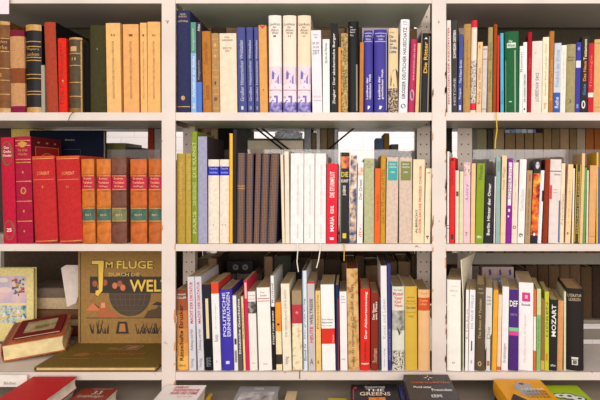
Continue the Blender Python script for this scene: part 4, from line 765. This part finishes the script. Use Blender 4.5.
# ------------------------------------------------------------------ things on the rear shelving
def rear_book(x0, x1, top, zbase, col, label, group=None, Y=.265, d=.14, flip=False, kind='h', name='hardback_book', lean=0, marks=(), texts=(), bands=(), paper=(150, 120, 90)):
    sc = 500 / (1.25 + Y); zt_ = Z(top, Y); h = (min(zt_, 1.6425) if zbase < 1.6 else zt_) - zbase; w = (x1 - x0) / sc - .0006
    cov, pg = make_book(w, h - .001, d, col, kind, [], [], [], paper)
    rt = empty(name, (X((x0 + x1) / 2, Y), Y, zbase + .0006 + abs(sin(lean)) * w / 2), (0, lean, 0))
    if flip: rt.location.y = Y + d; rt.rotation_euler = (0, -lean, pi)
    cov.build('cover', rt); pg.build('pages', rt); tag(rt, label, 'book', group); return rt
ZR1, ZR2, ZR3 = Z(112.5), Z(243.5), Z(371.5)
rr = random.Random(11)
DARKS = [(78, 64, 54), (96, 78, 60), (58, 50, 48), (116, 94, 70), (84, 66, 54), (70, 72, 62)]
# top row, middle bay
x = 200
while x < 424:
    wd = rr.uniform(8, 15)
    if 348 < x < 400: x += wd; continue
    rear_book(x, min(x + wd, 428), rr.uniform(24, 29), ZR1, rr.choice(DARKS), 'dark tall book standing on rear shelf behind top shelf of middle bay', 'dark books behind top shelf of middle bay', flip=rr.random() < .4)
    x += wd + .4
# third row, middle bay
x = 197
while x < 414:
    wd = rr.uniform(9, 17); tp = rr.uniform(255, 266)
    if x < 263 and x + wd > 222: x += 1; continue
    rear_book(x, min(x + wd, 416), tp, ZR3, rr.choice(DARKS + [(104, 84, 64), (116, 96, 76)]), 'dark brown book standing on rear shelf behind third shelf of middle bay', 'dark books behind third shelf of middle bay', flip=rr.random() < .45)
    x += wd + .5
for i, (a, b, c_, lb) in enumerate(((223, 236, (92, 78, 66), 'short brown book on rear shelf, left under the black cassette case'), (236.4, 250, (112, 96, 82), 'short grey-brown book on rear shelf, middle under cassette case'), (250.4, 262, (84, 70, 60), 'short dark brown book on rear shelf, right under cassette case'))):
    rear_book(a, b, 274, ZR3, c_, lb)
Yc = .272; cz = Z(274, .265) + .0012
c = MB(); x0, x1 = X(227, Yc), X(253, Yc); c.box(x0, x1, Yc, Yc + .018, cz, cz + .036, M((34, 32, 34), 'gloss'), bev=.001)
for q in (.33, .7):
    xc = x0 + (x1 - x0) * q
    n = c.add([(xc + .009 * cos(t * pi / 8), Yc - .0004, cz + .018 + .009 * sin(t * pi / 8)) for t in range(16)]); c.face(range(n, n + 16), M((110, 104, 100), 'ink'))
    n = c.add([(xc + .003 * cos(t * pi / 5), Yc - .0007, cz + .018 + .003 * sin(t * pi / 5)) for t in range(10)]); c.face(range(n, n + 10), BL and M((34, 32, 34), 'gloss'))
tag(c.build('cassette_case'), 'black cassette case with two grey reels on rear shelf books', 'cassette')
# third row, right bay
zr = Z(320, R0)
x = 516
while x < 612:
    wd = rr.uniform(7, 12)
    rear_book(x, x + wd, rr.uniform(264, 268), zr, rr.choice([(70, 54, 40), (84, 64, 44), (58, 44, 36), (98, 76, 54)]), 'dark brown book standing on rear shelf behind third shelf of right bay', 'dark books behind third shelf of right bay', d=.12)
    x += wd + .5
# box with photographs on it
Yb = .256
c = MB(); x0, x1 = X(482, Yb), X(514, Yb); z0 = zr + .0006
c.box(x0, x1, Yb, Yb + .1, z0, Z(267, Yb), M((206, 176, 170), 'paper'), bev=.002)
c.box(x0 - .002, x1 + .002, Yb - .003, Yb - .0002, Z(283, Yb), Z(278, Yb), M((150, 170, 220), 'paper'))
for q in range(9):
    n = c.add([(x0 + .006 + q * .0115 + .003 * cos(t * pi / 4), Yb - .0035, Z(280.6, Yb) + .003 * sin(t * pi / 4)) for t in range(8)]); c.face(range(n, n + 8), M((236, 240, 250), 'ink'))
for q, wv in ((.22, .008), (.55, .006), (.85, .007)):
    n = c.add([(x0 + (x1 - x0) * q, Yb - .0005, Z(276, Yb)), (x0 + (x1 - x0) * q + wv, Yb - .0005, Z(274, Yb)), (x0 + (x1 - x0) * q + wv * .6, Yb - .0005, Z(269, Yb)), (x0 + (x1 - x0) * q - .002, Yb - .0005, Z(270, Yb))]); c.face(range(n, n + 4), M((90, 84, 150), 'ink'))
tag(c.build('carton_box'), 'pinkish carton box with pale blue beaded rim on rear shelf', 'box')
rear_book(460, 480, 266, zr, (120, 108, 96), 'grey-brown book on rear shelf left of pinkish carton box', None)
# second row, right bay: plain brown box files
zf = Z(253, R0)
def box_file(x0, x1, top, col, label, group=None):
    Y = .256; sc = 500 / (1.25 + Y); a, b = X(x0, Y), X(x1, Y); h = min(Z(top, Y), 1.6425); t = .0025; m = M(col, 'paper'); c = MB()
    c.box(a, b, Y, Y + t, zf + .0006, h, m); c.box(a, b, Y + .12, Y + .12 + t, zf + .0006, h, m)
    c.box(a, a + t, Y + t, Y + .12, zf + .0006, h, m); c.box(b - t, b, Y + t, Y + .12, zf + .0006, h, m); c.box(a + t, b - t, Y + t, Y + .12, zf + .0006, zf + .004, m)
    c.box(a + t + .001, b - t - .001, Y + t + .001, Y + .118, zf + .0045, h - .006, M((150, 130, 100), 'pages'))
    tag(c.build('box_file'), label, 'file box', group)
bf = 'plain brown box file standing on rear shelf behind second shelf'
for i, (a, b, tp, c_) in enumerate(((477, 486.5, 129, (134, 126, 90)), (487.5, 492.5, 130, (64, 56, 44)), (493.5, 504, 126, (150, 126, 92)), (505.3, 515, 133, (128, 102, 66)), (516, 524, 133, (128, 102, 66)), (525, 533.2, 133, (128, 102, 66)), (534.2, 542.8, 133, (130, 104, 68)),
     (543.8, 551.4, 127, (136, 108, 70)), (552.2, 559.6, 129, (122, 98, 64)), (560.4, 568.8, 127, (152, 122, 88)), (569.8, 576.6, 129, (122, 96, 60)), (577.2, 585.2, 128, (158, 138, 112)), (586, 593.6, 126, (150, 84, 30)), (594.6, 604, 126, (150, 84, 30)))):
    if c_[0] in (128, 130, 122, 136): box_file(a, b, tp, c_, bf, 'brown box files on the rear shelf')
    else: box_file(a, b, tp, c_, {0: 'olive-grey box file, leftmost on rear shelf of right bay', 1: 'narrow dark box file on rear shelf beside yellow ribbon', 2: 'light brown box file on rear shelf behind the yellow ribbon', 9: 'lighter brown box file among brown ones on rear shelf', 11: 'pale grey-brown box file beside orange-brown ones on rear shelf', 12: 'orange-brown box file on rear shelf, left of two', 13: 'orange-brown box file on rear shelf, right of two'}[i])
# second row, middle bay
def box_thing(name, x0, x1, y0, y1, Y, d, col, label, cat, base=None, kind='paper', lid=None, parts=None):
    c = MB(); z0 = (Z(y1, Y) if base is None else base + .0006)
    c.box(X(x0, Y), X(x1, Y), Y, Y + d, z0, Z(y0, Y), M(col, kind), bev=.001)
    if lid: c.box(X(x0, Y) - .002, X(x1, Y) + .002, Y - .002, Y + d + .002, Z(y0, Y), Z(y0, Y) + .006, M(lid, kind))
    return tag(c.build(name), label, cat)
box_thing('storage_box', 247, 303, 140.5, 0, .256, .13, (214, 198, 172), 'beige storage box with dark green lid on rear shelf', 'box', ZR2, lid=(66, 82, 70))
# crumpled silvery bag lying on the storage box
c = MB(); rg = random.Random(5); Yb = .262; zt = Z(140.5, .256) + .0062; nx, nz = 14, 6
ids = []
for side in (0, 1):
    for j in range(nz):
        for i in range(nx):
            u, v = i / (nx - 1), j / (nz - 1); bul = sin(pi * u) * (1 - v * .7) * .03
            xx = X(273, Yb) + u * (X(301, Yb) - X(273, Yb)) + rg.uniform(-.002, .002); zz_ = zt + .001 + v * (.020 + .008 * sin(pi * u)) + rg.uniform(-.0015, .0015) * (j > 0)
            yy = Yb + .045 + (-1 if side == 0 else 1) * (bul + .004 + rg.uniform(-.004, .004))
            ids.append(c.add([(xx, yy, zz_)]))
A = lambda s_, j, i: ids[s_ * nx * nz + j * nx + i]
bm_ = M(('pic', ((170, 180, 214), (245, 246, 255), (206, 208, 226), (255, 255, 255)), 60), 'gloss')
for s_ in (0, 1):
    for j in range(nz - 1):
        for i in range(nx - 1):
            q = (A(s_, j, i), A(s_, j, i + 1), A(s_, j + 1, i + 1), A(s_, j + 1, i)); c.face(q if s_ == 0 else q[::-1], bm_)
for i in range(nx - 1): c.face((A(0, nz - 1, i), A(0, nz - 1, i + 1), A(1, nz - 1, i + 1), A(1, nz - 1, i)), bm_); c.face((A(0, 0, i + 1), A(0, 0, i), A(1, 0, i), A(1, 0, i + 1)), bm_)
for j in range(nz - 1): c.face((A(0, j, 0), A(0, j + 1, 0), A(1, j + 1, 0), A(1, j, 0)), bm_); c.face((A(0, j + 1, nx - 1), A(0, j, nx - 1), A(1, j, nx - 1), A(1, j + 1, nx - 1)), bm_)
tag(c.build('plastic_bag'), 'crumpled silvery plastic bag lying on beige storage box', 'bag')
for a, b, tp, cc, lb in ((304, 311, 127, (150, 150, 152), 'grey book on rear shelf, first right of silvery bag'), (311.4, 316, 132, (110, 96, 76), 'brown book on rear shelf, second right of silvery bag'), (316.4, 320, 127, (214, 206, 196), 'white thin book on rear shelf beside the brace rod'),
                         (320.4, 327, 128, (132, 112, 82), 'khaki-brown book on rear shelf, left of two behind brace rod'), (327.4, 334, 127, (108, 90, 62), 'darker khaki book on rear shelf, right of two behind brace rod'), (334.4, 337.6, 129, (206, 206, 214), 'pale thin book on rear shelf, last before the bright wall')):
    rear_book(a, b, tp, ZR2, cc, lb, d=.12)
rear_book(384, 389.6, 133, ZR2, (140, 100, 50), 'golden-brown upright book on rear shelf before bright wall', d=.13)
rear_book(375.6, 383.6, 138, ZR2, (84, 96, 124), 'blue-grey book on rear shelf beside golden-brown one', d=.1)
rear_book(391, 398.6, 144, ZR2, (84, 88, 88), 'dark grey short book on rear shelf before bright wall', d=.12)
box_thing('small_box', 399.4, 416, 151, 0, .26, .1, (124, 116, 118), 'grey small box on rear shelf beside perforated post', 'box', ZR2)
# dark things left of the gilt-dotted volumes
rear_book(195.6, 210, 126, ZR2, ('pic', ((60, 50, 44), (150, 120, 90), (210, 184, 150)), 40), 'brown and beige patterned book on rear shelf behind olive-green book', d=.12)
rear_book(210.4, 217.6, 126, ZR2, (176, 150, 120), 'beige decorated book on rear shelf behind lavender-grey book', d=.12)
rear_book(218, 234, 127, ZR2, (34, 34, 34), 'thick black book on rear shelf behind cream volumes', d=.13)
rear_book(235, 246, 126, ZR2, (78, 78, 74), 'dark grey book on rear shelf left of beige storage box', d=.13)
# second row, left bay
rear_book(-8, 9, 127, ZR2, (72, 62, 60), 'dark book on rear shelf at left picture edge', d=.13)
rear_book(9.6, 29, 127, ZR2, (238, 214, 120), 'pale yellow thick book on rear shelf behind red volumes', d=.13)
box_thing('flat_box', 100, 125.4, 143, 0, .256, .12, (112, 104, 52), 'olive-yellow box on rear shelf behind large navy book', 'box', ZR2)
box_thing('pencil_case', 127.8, 139.5, 147.5, 0, .262, .1, (40, 38, 40), 'dark upright case on rear shelf beside olive-yellow box', 'case', ZR2)
rear_book(147.4, 153.4, 126, ZR2, (140, 50, 30), 'tall dark red book on rear shelf near the post', d=.13)
rear_book(154, 161, 126, ZR2, (160, 152, 146), 'tall grey book on rear shelf near the post', d=.13)

# ------------------------------------------------------------------ flat books on the bottom ledge
def flat(name, pyb, px0, px1, Yb, h, t, col, label, base=None, decor=None, kind='g', pages=(244, 232, 210), yaw=0, mirror=False):
    zt = Z(pyb, Yb)
    if base is not None: t = zt - base - .0006
    x0, x1 = X(px0, Yb), X(px1, Yb)
    def dd(c, w, hh):
        if decor:
            fy = lambda py: (CAMZ - zt) * F / (py - VY) - DIST - (Yb - h)
            decor(c, w, hh, fy)
    return slab(name, ((x0 + x1) / 2, Yb - h, zt), (-pi / 2, 0, yaw), x1 - x0, h, t, col, dd, label, pages, kind), zt - t
r_, zl = flat('hardback_book', 376.5, 33, 77, -.02, .18, .03, (206, 22, 40), 'bright red hardback lying flat on the bottom ledge', kind='g')
slab('hardback_book', (X(54, -.02), -.195, zl - .0006), (-pi / 2, 0, 0), .11, .172, zl - LZ - .0014, (44, 96, 84), None, 'dark green book lying beneath bright red hardback', (236, 224, 200))
def d_white(c, w, h, fy):
    for i, (p, s_) in enumerate(((387.6, 'LEHRBUCH'), (390.6, 'THEORETISCHE'), (393.6, 'PHYSIK UND CHEMIE'))):
        txt(c, s_, -w * .22, w * (.1 if i == 0 else .42), fy(p + 1.2), fy(p - 1.1), (206, 40, 60), -.0007, True)
    txt(c, 'Band 3 der Reihe', 0, w * .36, fy(397.6), fy(396.4), (190, 120, 130), -.0007)
flat('paperback_book', 385.2, 166, 206.5, -.018, .18, 0, (246, 236, 232), 'white book with red title lines lying on bottom ledge', LZ, d_white)
flat('paperback_book', 393.5, 209, 213, .0, .16, 0, (236, 180, 50), 'yellow book edge lying right of white red-titled book', LZ, pages=(236, 200, 110))
def d_br(c, w, h, fy):
    txt(c, 'DOSTOJEWSKI', -w * .15, w * .4, fy(390.2), fy(389.1), (240, 214, 200), -.0007)
    txt(c, '33', -w * .05, w * .2, fy(394.8), fy(391.4), (240, 224, 210), -.0007); txt(c, 'Erzählungen', -w * .35, w * .35, fy(398.6), fy(395.4), (240, 224, 210), -.0007)
flat('paperback_book', 388.2, 83, 118, .0, .19, 0, (150, 62, 46), 'brown-red book with white title lying on bottom ledge', LZ, d_br)
def d_gr(c, w, h, fy):
    txt(c, 'ITALIEN', -w * .1, w * .12, fy(390), fy(388.4), WHITE, -.0007)
    quad(c, -w * .4, w * .42, fy(430), fy(392), ('pic', ((110, 106, 108), (170, 164, 164), (214, 210, 208)), 35), -.0004)
flat('paperback_book', 386.4, 240, 280, .0, .19, 0, (150, 146, 148), 'grey book in shiny wrapper lying on bottom ledge', LZ, d_gr)
flat('paperback_book', 391, 287, 297.5, .0, .15, 0, (214, 184, 142), 'narrow tan book lying on bottom ledge right of grey one', LZ)
flat('paperback_book', 398.4, 328, 347, -.005, .15, 0, (240, 208, 40), 'yellow book lying low left of black titled book', LZ)
def d_bk(c, w, h, fy):
    txt(c, 'Dashiell Hall', -w * .2, w * .22, fy(388.3), fy(386.6), WHITE, -.0007)
    txt(c, 'THE', -w * .18, w * .2, fy(391.8), fy(389.2), WHITE, -.0007, True); txt(c, 'GREENS', -w * .32, w * .32, fy(396), fy(392.4), (240, 220, 200), -.0007, True)
    quad(c, -w * .14, w * .2, fy(425), fy(397.4), ('pic', ((220, 90, 40), (240, 150, 60), (120, 60, 40)), 60), -.0005)
    quad(c, -w * .46, -w * .38, fy(389), fy(387), (206, 40, 50)); quad(c, -w * .46, -w * .44, fy(400), fy(387), (206, 40, 50))
flat('paperback_book', 384.5, 351, 397, .0, .19, 0, (40, 38, 42), 'black book with white title and orange picture lying flat', LZ, d_bk)
flat('paperback_book', 385.2, 398, 402.6, .0, .17, 0, (60, 66, 120), 'thin blue book lying between black and dark grey books', LZ)
def d_dg(c, w, h, fy):
    txt(c, 'LOREM SCHIFFER', -w * .4, w * .42, fy(384), fy(382.4), (220, 110, 60), -.0007, True) if False else txt(c, 'CODE SCHRIFTEN', -w * .4, w * .42, fy(383.8), fy(382.2), (220, 110, 60), -.0007, True)
    txt(c, 'Mord unter', -w * .36, w * .02, fy(388.6), fy(386.4), WHITE, -.0007, True); txt(c, 'Freunden', 0, w * .42, fy(391.6), fy(389), WHITE, -.0007, True)
    for k in range(4): ply(c, [(w * .02 + .004 * cos(k * 1.57 + .4), (fy(378) + .007 * sin(k * 1.57 + .4))), (w * .02 + .012 * cos(k * 1.57), fy(378) + .015 * sin(k * 1.57)), (w * .02 + .004 * cos(k * 1.57 - .5), fy(378) + .007 * sin(k * 1.57 - .5))], WHITE, -.0006 - k * .00002)
    txt(c, 'KRIMI', -w * .05, w * .16, fy(398), fy(395), WHITE, -.0007, True)
r_, zl = flat('paperback_book', 374.6, 403.5, 448, -.022, .17, .03, (74, 70, 74), 'dark grey book with orange line lying on tall pile', None, d_dg)
slab('paperback_book', (X(426, -.022), -.19, zl - .0006), (-pi / 2, 0, 0), .108, .165, zl - LZ - .0014, (60, 54, 56), None, 'dark book lying beneath dark grey titled book', (206, 196, 180), 'g')
def d_ye(c, w, h, fy):
    ply(c, [(-w * .1, fy(396)), (-w * .2, fy(386)), (-w * .02, fy(382)), (w * .2, fy(384.5)), (w * .16, fy(388)), (w * .3, fy(394))], (176, 172, 176), -.0005)
    ply(c, [(-w * .44, fy(400)), (-w * .3, fy(394)), (-w * .12, fy(400)), (-w * .2, fy(404))], (50, 40, 44), -.0006)
    for q in range(4): txt(c, 'UNTER', -w * .06, w * .4, fy(390.4 + q * 2.6), fy(388.6 + q * 2.6), (90, 84, 90) if q else WHITE, -.0008)
    disc(c, w * .02, fy(384), .006, .006, (90, 86, 90), -.0007)
r_, zl = flat('paperback_book', 379.6, 493.5, 540, -.018, .18, .035, (240, 166, 30), 'orange-yellow book with grey and black drawing lying flat', None, d_ye)
slab('paperback_book', (X(517, -.018), -.19, zl - .0006), (-pi / 2, 0, 0), .11, .17, zl - LZ - .0014, (52, 46, 44), None, 'dark book lying beneath orange-yellow book', (206, 190, 170), 'g')
def d_li(c, w, h, fy):
    for q, (fx, py, r1) in enumerate(((-.3, 396, .016), (-.08, 396.5, .02), (.14, 399, .018))):
        disc(c, fx * w, fy(py), r1, r1 * .9, (24, 24, 24), -.0005 - q * .0001, 20); disc(c, fx * w, fy(py), r1 * .8, r1 * .68, (244, 244, 236), -.00085 + -q * .0001, 20); disc(c, fx * w + .003, fy(py), r1 * .3, r1 * .25, (24, 24, 24), -.0012, 12)
flat('paperback_book', 385.4, 543, 577, .0, .19, 0, (170, 196, 30), 'lime green book with black and white doodle lying flat', LZ, d_li)
# paper tag pinned on the top board, and label strip on the lowest board
c = MB(); c.box(X(-6, -.016), X(9, -.016), -.0162, -.0152, Z(14, -.016), Z(-6, -.016), M((246, 228, 232), 'paper')); tag(c.build('paper_tag'), 'blank pale pink paper tag hanging from top board', 'tag')
c = MB(); c.box(X(-8, -.016), X(27, -.016), -.0154, -.0142, Z(387, -.016), Z(375, -.016), M((246, 236, 224), 'paper')); put_text(c, 'Bücher', X(4, -.016), X(16, -.016), Z(384.6, -.016), Z(381.6, -.016), M((150, 120, 110), 'ink'), 'h', lambda x: -.0156)
tag(c.build('label_strip'), 'cream paper label strip on lowest board at left edge', 'label')

# cream booklet whose top curls away between the white books
c = MB(); m_ = M((240, 228, 200), 'paper'); nz = 14; ny = 8; H0 = Z(260, 0) - BZ; G = {}
for side in (0, 1):
    for j in range(nz + 1):
        z = H0 * j / nz; tz = max(0, (z - H0 * .66) / (H0 * .34)); ang = radians(YAW3 + 11 * tz)
        for i in range(ny + 1):
            u = i / ny * .175
            G[side, j, i] = c.add([(X(463.1) - .0055 * tz + u * sin(ang) + side * .0022 * cos(ang) + .004 * tz * sin(pi * i / ny), .004 + u * cos(ang) - side * .0022 * sin(ang), BZ + z)])
for j in range(nz):
    for i in range(ny):
        c.face((G[0, j, i], G[0, j + 1, i], G[0, j + 1, i + 1], G[0, j, i + 1]), m_); c.face((G[1, j, i], G[1, j, i + 1], G[1, j + 1, i + 1], G[1, j + 1, i]), m_)
for j in range(nz): c.face((G[0, j, 0], G[1, j, 0], G[1, j + 1, 0], G[0, j + 1, 0]), m_); c.face((G[0, j, ny], G[0, j + 1, ny], G[1, j + 1, ny], G[1, j, ny]), m_)
for i in range(ny): c.face((G[0, nz, i], G[1, nz, i], G[1, nz, i + 1], G[0, nz, i + 1]), m_); c.face((G[0, 0, i], G[0, 0, i + 1], G[1, 0, i + 1], G[1, 0, i]), m_)
tag(c.build('booklet'), 'tall cream booklet curling above white books on third shelf of right bay', 'booklet')
rear_book(436, 452.6, 127, zf, (64, 58, 52), 'dark grey filler book added on rear shelf to narrow the bright slit', d=.12)  # dark filler added to cover the bright wall left of the slit
c = MB(); Yt = .27; zt = Z(133, .256) + .001; rg = random.Random(9)
for q in range(6):
    xa = X(506, Yt) + q * .0165; c.box(xa, xa + .0155, Yt + rg.uniform(0, .02), Yt + .1, zt, zt + rg.uniform(.009, .013), M(rg.choice([(196, 206, 230), (150, 166, 206), (226, 230, 240)]), 'paper'))
tag(c.build('paper_bundle'), 'blue and white paper bundle lying on brown box files', 'papers')
box_thing('gift_box', 362, 399, 26.4, 60, .262, .12, (222, 206, 210), 'pink and white box on rear shelf behind blue lexicons', 'box', ZR1, lid=(196, 130, 140))
c = MB()
P_ = [(74, 112.4), (72.6, 112.9), (70.6, 115), (69.4, 117.6), (68.6, 120.4)]
c.tube([(X(a, -.0145), -.0148, Z(b, -.0145)) for a, b in P_], .0009, M((30, 28, 30), 'cloth'), 6)
tag(c.build('black_cord'), 'short black cord hanging over top board below gilt-edged book', 'cord')
